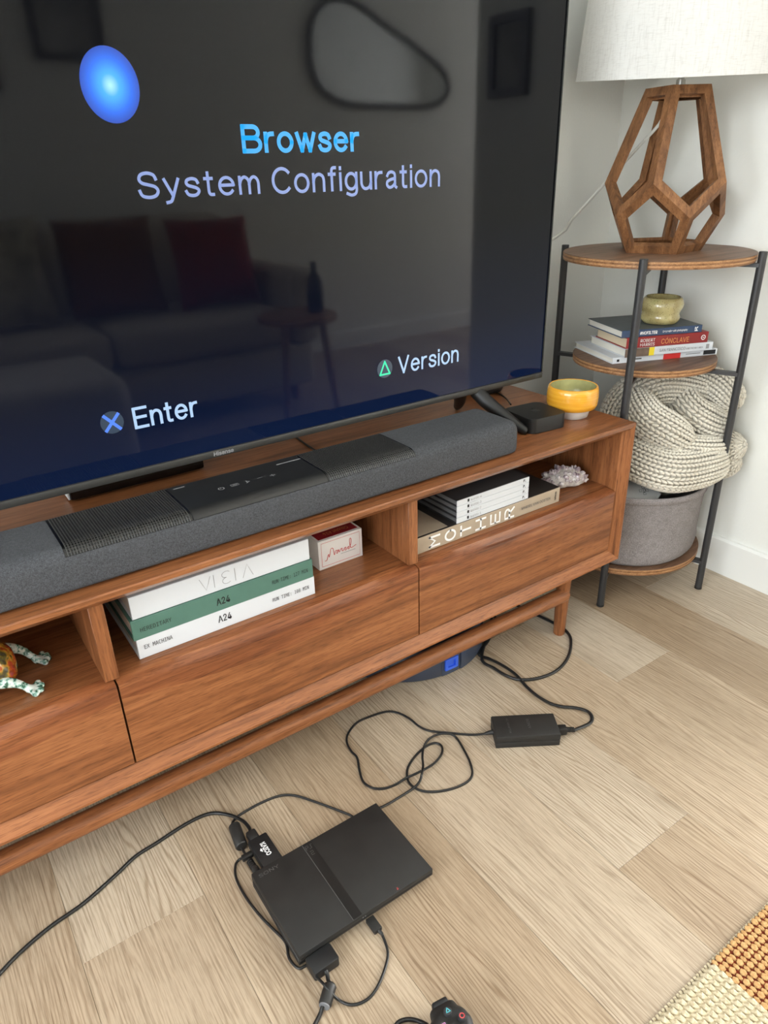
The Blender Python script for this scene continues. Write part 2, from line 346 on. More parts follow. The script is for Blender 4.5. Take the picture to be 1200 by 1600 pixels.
def obj(name, b, mat, parent=None, world=True, sharp=38, smooth=True):
    me = bpy.data.meshes.new(name); off = np.zeros(3)
    if parent is not None and world:
        r = parent
        off = np.array(r['_base'])
    vs = [(p[0]-off[0], p[1]-off[1], p[2]-off[2]) for p in b.v]
    me.from_pydata(vs, [], b.f)
    bm = bmesh.new(); bm.from_mesh(me); bmesh.ops.recalc_face_normals(bm, faces=bm.faces); bm.to_mesh(me); bm.free()
    for m in (mat if isinstance(mat, (list, tuple)) else [mat]): me.materials.append(MATS[m])
    if isinstance(mat, (list, tuple)): me.polygons.foreach_set('material_index', b.mi)
    if smooth:
        me.polygons.foreach_set('use_smooth', [True]*len(me.polygons)); me.set_sharp_from_angle(angle=math.radians(sharp))
    o = bpy.data.objects.new(name, me); COL.objects.link(o)
    if parent is not None:
        o.parent = parent; o['_base'] = parent['_base']
    return o
def thing(name, label, cat, loc=(0, 0, 0), rotz=0.0, group=None):
    o = bpy.data.objects.new(name, None); o.empty_display_size = 0.05; COL.objects.link(o); o.location = loc; o.rotation_euler = (0, 0, rotz)
    o['label'] = label; o['category'] = cat; o['_base'] = tuple(float(x) for x in loc)
    if group: o['group'] = group
    return o
def solo(name, b, mat, label, cat, base, group=None, **kw):
    """a thing that is one mesh, origin at its base"""
    b.v = [(p[0]-base[0], p[1]-base[1], p[2]-base[2]) for p in b.v]
    o = obj(name, b, mat, **kw); o.location = base; o['label'] = label; o['category'] = cat
    if group: o['group'] = group
    return o
def struct(name, b, mat, parent=None, **kw):
    o = obj(name, b, mat, parent, **kw); o['kind'] = 'structure'
    if parent is None: o['_base'] = (0., 0., 0.)
    return o
TXT = {}
def font(fname):
    try:                                              # faces that ship with Blender itself; its built-in face otherwise
        return bpy.data.fonts.load(bpy.utils.system_resource('DATAFILES', path='fonts')+'/'+fname)
    except Exception: return None
SANS, MONO = font('Inter.woff2'), font('DejaVuSansMono.woff2')
def text_geo(s, bold=0.0, mono=False):
    key = (s, bold, mono)
    if key not in TXT:
        cu = bpy.data.curves.new('tmp', 'FONT'); cu.body = s; cu.offset = bold; cu.resolution_u = 3
        fo = MONO if mono else SANS
        if fo: cu.font = fo
        ob = bpy.data.objects.new('tmp', cu); COL.objects.link(ob)
        dg = bpy.context.evaluated_depsgraph_get(); dg.update()
        me = bpy.data.meshes.new_from_object(ob.evaluated_get(dg))
        TXT[key] = ([tuple(v.co) for v in me.vertices], [tuple(p.vertices) for p in me.polygons])
        bpy.data.objects.remove(ob); bpy.data.curves.remove(cu); bpy.data.meshes.remove(me)
    return TXT[key]
def put_text(b, s, org, ux, uy, wd, ht=None, bold=0.0, ref=None, mono=False):
    """flat lettering: org = lower left corner, ux / uy = unit axes; scaled to width wd and cap height ht"""
    vs, fs = text_geo(s, bold, mono); a = np.array(vs); x0, x1 = a[:, 0].min(), a[:, 0].max()
    k = wd/(x1-x0); cap = max(p[1] for p in text_geo('H', 0.0, mono)[0]); kv = (ht/cap) if ht else k
    org, ux, uy = (np.array(q, float) for q in (org, ux, uy))
    b.add([org+ux*(p[0]-x0)*k+uy*p[1]*kv for p in vs], fs); return b
def put_stroke(b, lines, wd, org, ux, uy):
    """flat ribbons along polylines given in (u, v)"""
    org, ux, uy = (np.array(q, float) for q in (org, ux, uy))
    for L in lines:
        P = [np.array(p, float) for p in L]; n = len(P); vs = []
        for i in range(n):
            t = P[min(i+1, n-1)]-P[max(i-1, 0)]; t /= np.linalg.norm(t)+1e-12; nn = np.array((-t[1], t[0]))*wd/2
            if i == 0: P[i] = P[i]-t*wd*0.4
            if i == n-1: P[i] = P[i]+t*wd*0.4
            for q in (P[i]+nn, P[i]-nn): vs.append(org+ux*q[0]+uy*q[1])
        b.add(vs, [(2*i, 2*i+1, 2*i+3, 2*i+2) for i in range(n-1)])
    return b
def arc(cx, cy, rx, ry, a0, a1, n=10): return [(cx+rx*math.cos(math.radians(a0+(a1-a0)*k/n)), cy+ry*math.sin(math.radians(a0+(a1-a0)*k/n))) for k in range(n+1)]
def blob(name, balls, mat, parent, vox=0.003, smooth_it=4):
    """one continuous body from overlapping balls (x, y, z, r), remeshed"""
    b = B()
    for q in balls: b.ball(q[:3], q[3], 2, scale=q[4] if len(q) > 4 else (1, 1, 1))
    me = bpy.data.meshes.new('tmp'); me.from_pydata(b.v, [], b.f); ob = bpy.data.objects.new('tmp', me); COL.objects.link(ob)
    m = ob.modifiers.new('r', 'REMESH'); m.mode = 'VOXEL'; m.voxel_size = vox
    m = ob.modifiers.new('s', 'SMOOTH'); m.iterations = smooth_it; m.factor = 0.5
    dg = bpy.context.evaluated_depsgraph_get(); dg.update(); me2 = bpy.data.meshes.new_from_object(ob.evaluated_get(dg))
    b2 = B(); b2.add([tuple(v.co) for v in me2.vertices], [tuple(p.vertices) for p in me2.polygons])
    bpy.data.objects.remove(ob); bpy.data.meshes.remove(me); bpy.data.meshes.remove(me2)
    return b2
X3, Y3, Z3 = np.eye(3)

# ================================================================== THE SETTING
XL, XR, XJ, YB, YJ, YFW, ZC = -2.40, 1.645, 4.40, 1.31, 0.20, -1.70, 2.50
# floor: every plank is a piece of its own
fl = struct('floor', B().box(XL-0.1, XJ+0.1, YFW-0.1, YB+0.1, -0.06, -0.004), 'board_core')
PW, X0, PL = 0.1792, -0.0106, 1.22
joints = {0: 0.759, 4: 0.4174, 6: 0.704, 5: 0.972, 3: 1.02, 2: 1.10, 1: 0.28, -1: 0.35, -2: 0.95, 7: 0.12, 8: 0.9}
g = 0.0002
k0 = int(math.floor((XL-X0)/PW)); k1 = int(math.ceil((XJ-X0)/PW))
for k in range(k0, k1):
    a, b_ = max(X0+k*PW, XL), min(X0+(k+1)*PW, XJ)
    if k == 8: b_ = 1.70                                  # last board runs under the right-hand baseboard
    if k == 9: a = 1.70
    if b_-a < 0.01: continue
    yj = joints.get(k, (k*0.437) % PL); ys = [yj+j*PL for j in range(-4, 4)]
    for j in range(len(ys)-1):
        y0, y1 = max(ys[j], YFW), min(ys[j+1], YB)
        if y1-y0 < 0.01: continue
        if a > XR-0.02 and y0 > YJ: continue
        x0, x1 = a+g, b_-g; q0, q1 = y0+g, y1-g; e = 0.0005
        bb = B().add([(x0, q0, -0.004), (x1, q0, -0.004), (x1, q1, -0.004), (x0, q1, -0.004), (x0, q0, -e), (x1, q0, -e), (x1, q1, -e), (x0, q1, -e),
                      (x0+e, q0+e, 0), (x1-e, q0+e, 0), (x1-e, q1-e, 0), (x0+e, q1-e, 0)],
                     [(0, 1, 5, 4), (1, 2, 6, 5), (2, 3, 7, 6), (3, 0, 4, 7), (4, 5, 9, 8), (5, 6, 10, 9), (6, 7, 11, 10), (7, 4, 8, 11), (8, 9, 10, 11)])
        obj('plank', bb, 'oak_plank', fl, smooth=False)
struct('ceiling', B().box(XL-0.1, XJ+0.1, YFW-0.1, YB+0.1, ZC, ZC+0.1), 'ceiling_paint')
struct('wall_back', B().box(XL-0.1, XR+0.1, YB, YB+0.1, 0, ZC), 'wall_paint')
bw = B().box(XR, XR+0.1, YJ, YB, 0, ZC); bw.box(XR+0.1, XJ, YJ, YJ+0.1, 0, ZC); struct('wall_right', bw, 'wall_paint')
def holed(name, axis, pos, th, a0, a1, h0, h1, b0, b1, mat='wall_paint'):
    """wall with one window opening; a = position along the wall"""
    b = B()
    for (u0, u1, z0, z1) in ((a0, h0, 0, ZC), (h1, a1, 0, ZC), (h0, h1, 0, b0), (h0, h1, b1, ZC)):
        if axis == 'x': b.box(pos-th, pos, u0, u1, z0, z1)
        else: b.box(u0, u1, pos-th, pos, z0, z1)
    return struct(name, b, mat)
holed('wall_left', 'x', XL, 0.1, YFW-0.1, YB+0.1, -1.45, 0.75, 0.6, 2.1)
holed('wall_right_far', 'x', XJ+0.1, 0.1, YFW-0.1, YJ+0.1, -1.5, 0.0-0.05, 0.5, 2.2)
holed('wall_front', 'y', YFW, 0.1, XL-0.1, XJ+0.1, -1.95, -0.65, 0.7, 2.2)
def window(n, axis, pos, h0, h1, b0, b1):
    b = B(); w_ = 0.05
    for (u0, u1, z0, z1) in ((h0, h1, b0, b0+w_), (h0, h1, b1-w_, b1), (h0, h0+w_, b0+w_, b1-w_), (h1-w_, h1, b0+w_, b1-w_), ((h0+h1)/2-w_/2, (h0+h1)/2+w_/2, b0+w_, b1-w_)):
        if axis == 'x': b.box(pos-0.03, pos+0.03, u0, u1, z0, z1)
        else: b.box(u0, u1, pos-0.03, pos+0.03, z0, z1)
    o = struct('window_%d' % n, b, 'trim_paint')
    for u0, u1 in ((h0+w_, (h0+h1)/2-w_/2), ((h0+h1)/2+w_/2, h1-w_)):
        p = B().box(pos-0.003, pos+0.003, u0, u1, b0+w_, b1-w_) if axis == 'x' else B().box(u0, u1, pos-0.003, pos+0.003, b0+w_, b1-w_)
        obj('pane', p, 'pane_glass', o, smooth=False)
window(1, 'x', XL-0.05, -1.45, 0.75, 0.6, 2.1)
window(2, 'x', XJ+0.05, -1.5, -0.05, 0.5, 2.2)
window(3, 'y', YFW-0.05, -1.95, -0.65, 0.7, 2.2)
def board(name, pts, hgt=0.10, th=0.013):
    """baseboard with an eased top edge; runs between two points, th towards the room"""
    (xa, ya), (xb, yb), (nx, ny) = pts; b = B()
    prof = [(0, 0), (th, 0), (th, hgt-0.006), (th-0.005, hgt), (0, hgt)]
    vs = [(x+nx*d, y+ny*d, z) for (x, y) in ((xa, ya), (xb, yb)) for d, z in prof]; n = len(prof)
    b.add(vs, [(i, (i+1) % n, n+(i+1) % n, n+i) for i in range(n)]+[tuple(range(n))[::-1], tuple(range(n, 2*n))])
    return struct(name, b, 'trim_paint')
board('baseboard_right', ((XR, YJ), (XR, YB), (-1, 0)))
board('baseboard_back', ((XL, YB), (XR-0.013, YB), (0, -1)))
board('baseboard_left', ((XL, YFW), (XL, YB-0.013), (1, 0)))
board('baseboard_front', ((XL+0.013, YFW), (XJ, YFW), (0, 1)))

# ================================================================== MEDIA CONSOLE
YF, XS0, XS1, ZT, ZB, YBK = 0.848, -0.410, 1.216, 0.502, 0.181, 1.285
ZS, YD = 0.352, 0.860
st = thing('media_console', 'long walnut media console with open cubbies and scooped drawer fronts under the television', 'media console', (0.40, 1.06, 0))
bv, tp = 0.016, 0.022
def panel_x(name, z_out, z_in, mat):                     # top / bottom board with mitred bevelled front
    s = 1 if z_in > z_out else -1; lipw = 0.004
    prof = [(YF, z_out), (YF-0.0, z_out+s*lipw), (YF+bv, z_in), (YBK, z_in), (YBK, z_out)]
    if s < 0: prof = [(YF+0.002, z_out), (YF, z_out-0.002), (YF, z_out-0.009), (YF+bv, z_in), (YBK, z_in), (YBK, z_out)]
    n = len(prof); vs = []
    for side, x in ((-1, XS0), (1, XS1)):
        for (y, z) in prof:
            ins = abs(z-z_out); vs.append((x-side*ins, y, z))
    return obj(name, B().add(vs, [(i, (i+1) % n, n+(i+1) % n, n+i) for i in range(n)]+[tuple(range(n))[::-1], tuple(range(n, 2*n))]), mat, st, sharp=20)
panel_x('top_panel', ZT, ZT-tp, 'walnut_top'); panel_x('bottom_panel', ZB, ZB+tp, 'walnut_x')
for side, x in ((1, XS1), (-1, XS0)):
    xi = x-side*tp; prof = [(x, YF), (x-side*0.003, YF), (xi, YF+bv), (xi, YBK), (x, YBK)]; n = len(prof); vs = []
    for s, z in ((1, ZB), (-1, ZT)):
        for (px, py) in prof: vs.append((px, py, z+s*abs(px-x)))
    obj('side_panel', B().add(vs, [(i, (i+1) % n, n+(i+1) % n, n+i) for i in range(n)]+[tuple(range(n))[::-1], tuple(range(n, 2*n))]), 'walnut_z', st, sharp=20)
XI0, XI1 = XS0+tp, XS1-tp
obj('back_panel', B().box(XI0, XI1, YBK-0.012, YBK-0.002, ZB+tp, ZT-tp), 'walnut_x', st)
obj('shelf', B().box(XI0, XI1, 0.885, YBK-0.012, ZS-0.016, ZS), 'walnut_top', st)
DW = 0.527; xg = [0.133-DW+0.0, 0.133, 0.660, 1.190]; xg[0] = XI0+0.002; xg[3] = XI1-0.002
for xd in (0.1305, 0.6575): obj('divider', B().box(xd-0.010, xd+0.010, 0.872, YBK-0.012, ZS+0.0003, ZT-tp, 0.001, 1), 'walnut_z', st)
for i in range(3):
    xa, xb = xg[i]+0.0014, xg[i+1]-0.0014; n = 29; vs, fs, mi = [], [], []
    for k in range(n):
        u = k/(n-1); x = xa+(xb-xa)*u; s = (1-(2*u-1)**2); zc = ZS-0.004-0.017*s
        vs += [(x, 0.8845, ZS-0.0005), (x, 0.876-0.004*s, ZS-0.001-0.003*s), (x, 0.8655, zc+0.0025), (x, YD+0.001, zc), (x, YD, zc-0.004), (x, YD, zc-0.022-0.010*s), (x, YD, 0.2075), (x, 0.8845, 0.2075)]
    P = 8; b = B(); b.v = vs
    for k in range(n-1):
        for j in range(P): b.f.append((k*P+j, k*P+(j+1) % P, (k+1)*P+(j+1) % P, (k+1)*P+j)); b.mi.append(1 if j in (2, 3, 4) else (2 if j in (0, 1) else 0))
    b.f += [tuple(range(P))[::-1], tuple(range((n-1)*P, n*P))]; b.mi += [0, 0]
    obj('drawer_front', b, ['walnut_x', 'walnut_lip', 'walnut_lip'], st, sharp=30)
    obj('drawer_box', B().box(xa+0.01, xb-0.01, 0.886, YBK-0.03, 0.210, ZS-0.018), 'walnut_x', st)
obj('screw_cap', B().tube([(XI1-0.0025, 0.893, 0.468), (XI1+0.001, 0.893, 0.468)], 0.0075, 16), 'walnut_lip', st)
for x in (1.099, -0.293):
    for y in (0.898, 1.225):
        obj('leg', B().lathe([(0.0115, 0), (0.013, 0.002), (0.017, 0.183)], (x, y, 0), 28), 'walnut_z', st)
for y in (0.893, 1.225):
    pr = [0.004, 0.012, 0.0165, 0.017, 0.017, 0.017, 0.0165, 0.012, 0.004]; px = [-0.305, -0.302, -0.295, -0.28, 0.4, 1.085, 1.098, 1.105, 1.108]
    vs_ = [(x, y, 0.110) for x in px]
    obj('stretcher', B().tube(vs_, pr, 20), 'walnut_x', st)
for x in (1.099, -0.293): obj('cross_rail', B().tube([(x, 0.905, 0.165), (x, 1.22, 0.165)], 0.012, 14), 'walnut_y', st)

# ================================================================== TELEVISION
TY, TX, TXW = 1.025, 0.392, 0.7245
tv = thing('television', 'large flat television showing a dark blue system menu on the walnut console', 'television', (TX, 1.06, 0.502))
TZ0, TZ1 = 0.578, 1.410; SZ0 = 0.5905
obj('screen', B().box(TX-TXW+0.003, TX+TXW-0.003, TY, TY+0.006, SZ0, TZ1-0.003), 'screen', tv)
bf = B().box(TX-TXW, TX+TXW, TY-0.003, TY+0.012, TZ0, SZ0-0.0005, 0.002, 2)
obj('bottom_bezel', bf, 'bezel', tv)
bf = B()
for s in (-1, 1): bf.box(TX+s*TXW-(0.003 if s > 0 else 0), TX+s*TXW+(0 if s > 0 else 0.003), TY-0.002, TY+0.012, SZ0, TZ1)
bf.box(TX-TXW+0.003, TX+TXW-0.003, TY-0.002, TY+0.012, TZ1-0.003, TZ1); obj('frame', bf, 'black_gloss', tv)
bh = B().box(TX-TXW+0.004, TX+TXW-0.004, TY+0.012, TY+0.028, TZ0+0.002, TZ1-0.002, 0.004, 2); bh.box(TX-0.55, TX+0.55, TY+0.028, TY+0.075, TZ0+0.03, 1.10, 0.02, 3)
obj('rear_housing', bh, 'black_plastic', tv)
for s in (-1, 1):
    fx = TX+s*0.545; tip = TX+s*0.600
    b = B()
    for yy, ye in ((1.052, 0.9385), (1.062, 1.150)):
        b.tube([(fx, yy, 0.592), (fx+s*0.012, yy+(ye-yy)*0.32, 0.562), (fx+s*0.036, yy+(ye-yy)*0.68, 0.530), (tip-s*0.004, ye+(yy-ye)*0.05, 0.5115), (tip, ye, 0.5085)], [0.014, 0.0145, 0.012, 0.0085, 0.0062], 12, res=5)
    obj('foot', b, 'deep_black', tv)
YT = TY-0.0006
# plain one-weight letters of the on-screen menu (capitals 1 high, small letters 0.72)
def sp(*p): return [tuple(q) for q in spline(p, 4)]
ARCH = lambda x0, x1: sp((x0, .40), (x0+.06, .60), (x0+(x1-x0)*.5, .715), (x1-.06, .64), (x1, .46), (x1, .2))+[(x1, 0)]
GL = {'B': (.68, [[(0, 0), (0, 1)], [(0, 1), (.40, 1)]+arc(.40, .77, .22, .23, 88, -88)+[(0, .54)], [(0, .54), (.42, .54)]+arc(.42, .27, .26, .27, 88, -88)+[(0, 0)]]),
      'r': (.30, [[(0, 0), (0, .72)], sp((0, .38), (.05, .58), (.15, .69), (.30, .71))]), 'o': (.56, [arc(.28, .36, .28, .36, 0, 360, 24)]),
      'w': (.76, [[(0, .72), (.20, 0)], [(.20, 0), (.38, .68)], [(.38, .68), (.56, 0)], [(.56, 0), (.76, .72)]]),
      's': (.48, [sp((.46, .54), (.40, .67), (.25, .72), (.09, .67), (.04, .55), (.10, .44), (.26, .375), (.42, .30), (.48, .19), (.40, .05), (.25, 0), (.08, .05), (.01, .19))]),
      'e': (.56, [[(.03, .39), (.54, .39)], arc(.28, .36, .27, .36, 6, 322, 22)]),
      'S': (.66, [sp((.62, .74), (.55, .92), (.34, 1.0), (.13, .94), (.05, .76), (.13, .60), (.34, .52), (.56, .43), (.65, .26), (.56, .07), (.34, 0), (.10, .07), (.02, .28))]),
      'y': (.50, [[(0, .72), (.26, .02)], [(.50, .72), (.25, -.02)]+sp((.25, -.02), (.17, -.20), (.02, -.25))]), 't': (.30, [sp((.13, .95), (.13, .5), (.13, .14), (.18, .02), (.30, .01)), [(0, .70), (.28, .70)]]),
      'm': (.74, [[(0, 0), (0, .72)], ARCH(0, .37), ARCH(.37, .74)]), 'n': (.46, [[(0, 0), (0, .72)], ARCH(0, .46)]), 'C': (.70, [arc(.38, .5, .38, .5, 42, 318, 22)]),
      'f': (.28, [sp((.30, .98), (.19, .97), (.13, .86), (.13, .5), (.13, 0)), [(0, .70), (.27, .70)]]), 'i': (.02, [[(0.01, 0), (0.01, .72)], [(0.01, .92), (0.01, .98)]]),
      'g': (.50, [arc(.25, .36, .25, .35, 0, 360, 22), sp((.50, .72), (.50, .2), (.50, -.06), (.43, -.21), (.25, -.26), (.05, -.18))]),
      'u': (.46, [sp((0, .72), (0, .4), (.01, .20), (.09, .05), (.22, 0), (.38, .08), (.46, .28)), [(.46, .72), (.46, 0)]]),
      'a': (.48, [sp((.04, .54), (.11, .67), (.25, .72), (.39, .66), (.43, .52), (.43, .2), (.44, .06), (.50, 0)), sp((.43, .42), (.22, .37), (.05, .28), (.03, .12), (.14, .01), (.30, .05), (.43, .2))]),
      'E': (.60, [[(0, 0), (0, 1)], [(0, 1), (.60, 1)], [(0, 0), (.60, 0)], [(0, .53), (.55, .53)]]), 'V': (.68, [[(0, 1), (.34, 0)], [(.34, 0), (.68, 1)]])}
def screen_text(s, q0, q1, qtop, mat, wt):
    a, c, t_ = ony(*q0, TY), ony(*q1, TY), ony(*qtop, TY); W = c[0]-a[0]; Hc = t_[2]-a[2]; gap = 0.24
    tot = sum(GL[ch][0]+gap for ch in s)-gap; k = (W-wt*Hc)/tot; b = B(); x = wt*Hc/2
    for ch in s:
        put_stroke(b, [[(x+p[0]*k, wt*Hc/2+p[1]*Hc*(1-wt)) for p in L] for L in GL[ch][1]], wt*Hc, (a[0], YT, a[2]), X3, Z3); x += (GL[ch][0]+gap)*k
    return obj('menu_text', b, mat, tv, smooth=False)
screen_text('Browser', (379, 240), (562, 233), (381, 194), 'text_cyan', 0.165)
screen_text('System', (217, 312), (407, 304), (219, 268), 'text_lilac', 0.125)
screen_text('Configuration', (426, 304), (687, 296), (428, 261), 'text_lilac', 0.125)
screen_text('Enter', (211, 671), (311, 650), (207, 637), 'text_pale', 0.135)
screen_text('Version', (622, 585), (716, 567), (622, 557), 'text_pale', 0.125)
oc = [ony(*q, TY) for q in ((124, 126), (218, 140), (162, 71), (182, 193))]
ox, oz = (oc[0][0]+oc[1][0])/2, (oc[2][2]+oc[3][2])/2; orx, orz = (oc[1][0]-oc[0][0])/2, (oc[2][2]-oc[3][2])/2
ob_ = B(); ob_.add([(ox, YT, oz)]+[(ox+orx*math.cos(a), YT, oz+orz*math.sin(a)) for a in np.linspace(0, 2*PI, 49)[:-1]], [(0, 1+k, 1+(k+1) % 48) for k in range(48)])
obj('menu_orb', ob_, 'orb', tv, smooth=False)
def disc_xz(cx, cz, r, y, n=32): return B().add([(cx+r*math.cos(2*PI*k/n), y, cz+r*math.sin(2*PI*k/n)) for k in range(n)], [tuple(range(n))])
p = ony(175, 660, TY); ic = obj('menu_icon', disc_xz(p[0], p[2], 0.0165, YT), 'icon_disc', tv, smooth=False)
b = B(); put_stroke(b, [[(-0.010, -0.011), (0.010, 0.011)], [(-0.010, 0.011), (0.010, -0.011)]], 0.0045, (p[0], YT-0.0003, p[2]), X3, Z3); obj('cross', b, 'icon_blue', ic, smooth=False)
p = ony(601, 576, TY); ic = obj('menu_icon', disc_xz(p[0], p[2], 0.0165, YT), 'icon_disc', tv, smooth=False)
tri = [(-0.0105, -0.010), (0.0105, -0.010), (0.0, 0.0125), (-0.0105, -0.010), (0.0, -0.010)]
b = B()
for k in range(3): put_stroke(b, [[tri[k], tri[k+1]]], 0.0032, (p[0], YT-0.0003, p[2]), X3, Z3)
obj('triangle', b, 'icon_green', ic, smooth=False)
b = put_text(B(), 'Hisense', (TX-0.016, TY-0.0034, 0.5815), X3, Z3, 0.034, 0.0062, 0.02); obj('brand_lettering', b, 'grey_print', tv, smooth=False)
b = B(); put_stroke(b, [arc(1.100, 0.5843, 0.0045, 0.0035, 20, 160), arc(1.100, 0.5843, 0.0045, 0.0035, 200, 340), [(1.097, 0.5843), (1.103, 0.5843)]], 0.0012, (0, TY-0.0034, 0), X3, Z3); obj('badge', b, 'dim_print', tv, smooth=False)

# things lying behind / beside the television on the console top
bx = thing('slim_box', 'slim black box lying behind the soundbar under the television', 'media box', (0.295, 1.215, ZT))  # low dark box shape with a white left end
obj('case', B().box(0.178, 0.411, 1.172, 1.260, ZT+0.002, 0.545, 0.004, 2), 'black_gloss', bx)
obj('white_end', B().box(0.1755, 0.1778, 1.176, 1.215, ZT+0.004, 0.540), 'white_print', bx)
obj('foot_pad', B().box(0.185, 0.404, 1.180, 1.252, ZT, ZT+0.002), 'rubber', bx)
rr = thing('puck', 'low round black puck behind the right end of the television', 'puck', (1.135, 1.225, ZT))  # low dark round shape on the console top
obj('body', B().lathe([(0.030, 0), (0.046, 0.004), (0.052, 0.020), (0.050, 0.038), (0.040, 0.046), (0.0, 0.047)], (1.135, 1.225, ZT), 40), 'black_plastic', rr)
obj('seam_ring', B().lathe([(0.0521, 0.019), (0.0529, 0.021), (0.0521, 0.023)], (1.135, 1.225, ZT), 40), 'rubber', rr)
solo('signal_cable', B().tube([(0.613, 1.00, ZT+0.0021), (0.614, 1.13, ZT+0.0021), (0.622, 1.216, ZT+0.0021), (0.630, 1.272, ZT+0.0021)], 0.002, 8, res=4), 'cord_black', 'thin black cable lying straight back from the soundbar across the console top', 'cable', (0.618, 1.13, ZT))

# ------------------------------------------------------------------ soundbar
SX, SHW, SY0, SY1, SZ1 = 0.389, 0.518, 0.873, 0.990, 0.5645
sb = thing('soundbar', 'long charcoal fabric soundbar with glossy touch panel in front of the television', 'soundbar', (SX, 0.93, ZT))
prof = []
for (cy, cz, r, a0) in ((SY0+0.020, SZ1-0.020, 0.020, 180), (SY1-0.008, SZ1-0.008, 0.008, 90), (SY1-0.006, ZT+0.008, 0.006, 0), (SY0+0.008, ZT+0.010, 0.008, -90)):
    for k in range(7): a = math.radians(a0-k*15); prof.append((cy+r*math.cos(a), cz+r*math.sin(a)))
n = len(prof); vs, fs = [], []; cyy, czz = 0.93, 0.535
ends = [(-SHW, 0.014), (-SHW+0.003, 0.006), (-SHW+0.010, 0.001), (-SHW+0.016, 0), (SHW-0.016, 0), (SHW-0.010, 0.001), (SHW-0.003, 0.006), (SHW, 0.014)]
for (dx, ins) in ends:
    for (y, z) in prof:
        d = math.hypot(y-cyy, z-czz); kk = 1-ins/d; vs.append((SX+dx, cyy+(y-cyy)*kk, max(czz+(z-czz)*kk, ZT+0.002)))
for i in range(len(ends)-1):
    for k in range(n): fs.append((i*n+k, i*n+(k+1) % n, (i+1)*n+(k+1) % n, (i+1)*n+k))
fs += [tuple(range(n))[::-1], tuple(range((len(ends)-1)*n, len(ends)*n))]
obj('fabric_body', B().add(vs, fs), 'speaker_fabric', sb, sharp=60)
obj('foot_pad', B().box(SX-0.4, SX+0.4, SY0+0.02, SY1-0.02, ZT, ZT+0.003), 'rubber', sb)
def sb_sheet(xa, xb, lift, mat, name, ya=SY0+0.0, yb=SY1-0.010):
    """sheet hugging the top and the rounded front shoulder"""
    pr = [(yb, SZ1+lift)]+[(SY0+0.020, SZ1+lift)]
    for k in range(1, 6): a = math.radians(90+k*12); pr.append((SY0+0.020+(0.020+lift)*math.cos(a), SZ1-0.020+(0.020+lift)*math.sin(a)))
    m = len(pr); v = [(x, y, z) for x in (xa, xb) for (y, z) in pr]+[(x, y+0.001, z-0.0015) for x in (xa, xb) for (y, z) in pr]
    f = [(k, k+1, m+k+1, m+k) for k in range(m-1)]+[(2*m+k, 3*m+k, 3*m+k+1, 2*m+k+1) for k in range(m-1)]
    f += [(k, k+1, 2*m+k+1, 2*m+k) for k in range(m-1)]+[(m+k, m+k+1, 3*m+k+1, 3*m+k) for k in range(m-1)]+[(0, m, 3*m, 2*m), (m-1, 2*m-1, 4*m-1, 3*m-1)]
    return obj(name, B().add(v, f), mat, sb, sharp=50), pr
cp, _ = sb_sheet(SX-0.108, SX+0.108, 0.0012, 'panel_black', 'touch_panel')
for (xa, xb) in ((SX-0.278, SX-0.109), (SX+0.109, SX+0.278)):
    gr, pr = sb_sheet(xa, xb, 0.0008, 'black_gloss', 'upfiring_grille')
    b = B(); nb = 44
    for k in range(nb+1):
        x = xa+0.004+(xb-xa-0.008)*k/nb; P = [(x, y, z+0.0004) for (y, z) in pr[:2]]+[(x, y-0.0002, z+0.0003) for (y, z) in pr[2:]]
        b.tube(P, 0.0008, 4)
    for k in range(1, 6):
        y, z = pr[k]; b.tube([(xa+0.004, y-0.0002, z+0.0003), (xb-0.004, y-0.0002, z+0.0003)], 0.0005, 4)
    for k in range(18):
        y = pr[1][0]+(pr[0][0]-pr[1][0])*k/18; b.tube([(xa+0.004, y, SZ1+0.0008), (xb-0.004, y, SZ1+0.0008)], 0.0003, 4)
    o = obj('mesh_wires', b, 'bezel', gr, smooth=False); o['kind'] = 'stuff'
zt_ = SZ1+0.0016
b = B()
def ic_at(px, py): q = onz(px, py, SZ1); return (q[0], q[1], zt_)
put_stroke(b, [arc(0, 0, 0.0042, 0.0042, 120, 420, 14), [(0, 0.001), (0, 0.005)]], 0.0012, ic_at(346, 765), X3, Y3)
put_stroke(b, [[(-0.006, -0.003), (0.006, -0.003), (0.006, 0.003), (-0.006, 0.003), (-0.006, -0.003)], [(-0.003, 0), (0.003, 0)]], 0.0012, ic_at(367, 759), X3, Y3)
put_stroke(b, [[(-0.003, -0.004), (0.003, 0), (-0.001, 0.004), (-0.001, -0.002)]], 0.0016, ic_at(387, 754), X3, Y3)
put_stroke(b, [[(-0.004, 0), (0.004, 0)]], 0.0012, ic_at(406, 748), X3, Y3)
put_stroke(b, [[(-0.004, 0), (0.004, 0)], [(0, -0.004), (0, 0.004)]], 0.0012, ic_at(426, 744), X3, Y3)
obj('touch_icons', b, 'grey_print', cp, smooth=False)
b = B(); q0, q1 = onz(432, 727, SZ1), onz(468, 718, SZ1); put_stroke(b, [[(0, 0), (0.041, 0)]], 0.0028, (q0[0], q0[1]-0.002, zt_), X3, Y3); obj('maker_mark', b, 'grey_print', cp, smooth=False); b = B()
q0 = onz(272, 766, SZ1); put_stroke(b, [[(0, 0), (0.015, 0)]], 0.0026, (q0[0], q0[1], zt_), X3, Y3); obj('maker_mark', b, 'grey_print', cp, smooth=False)

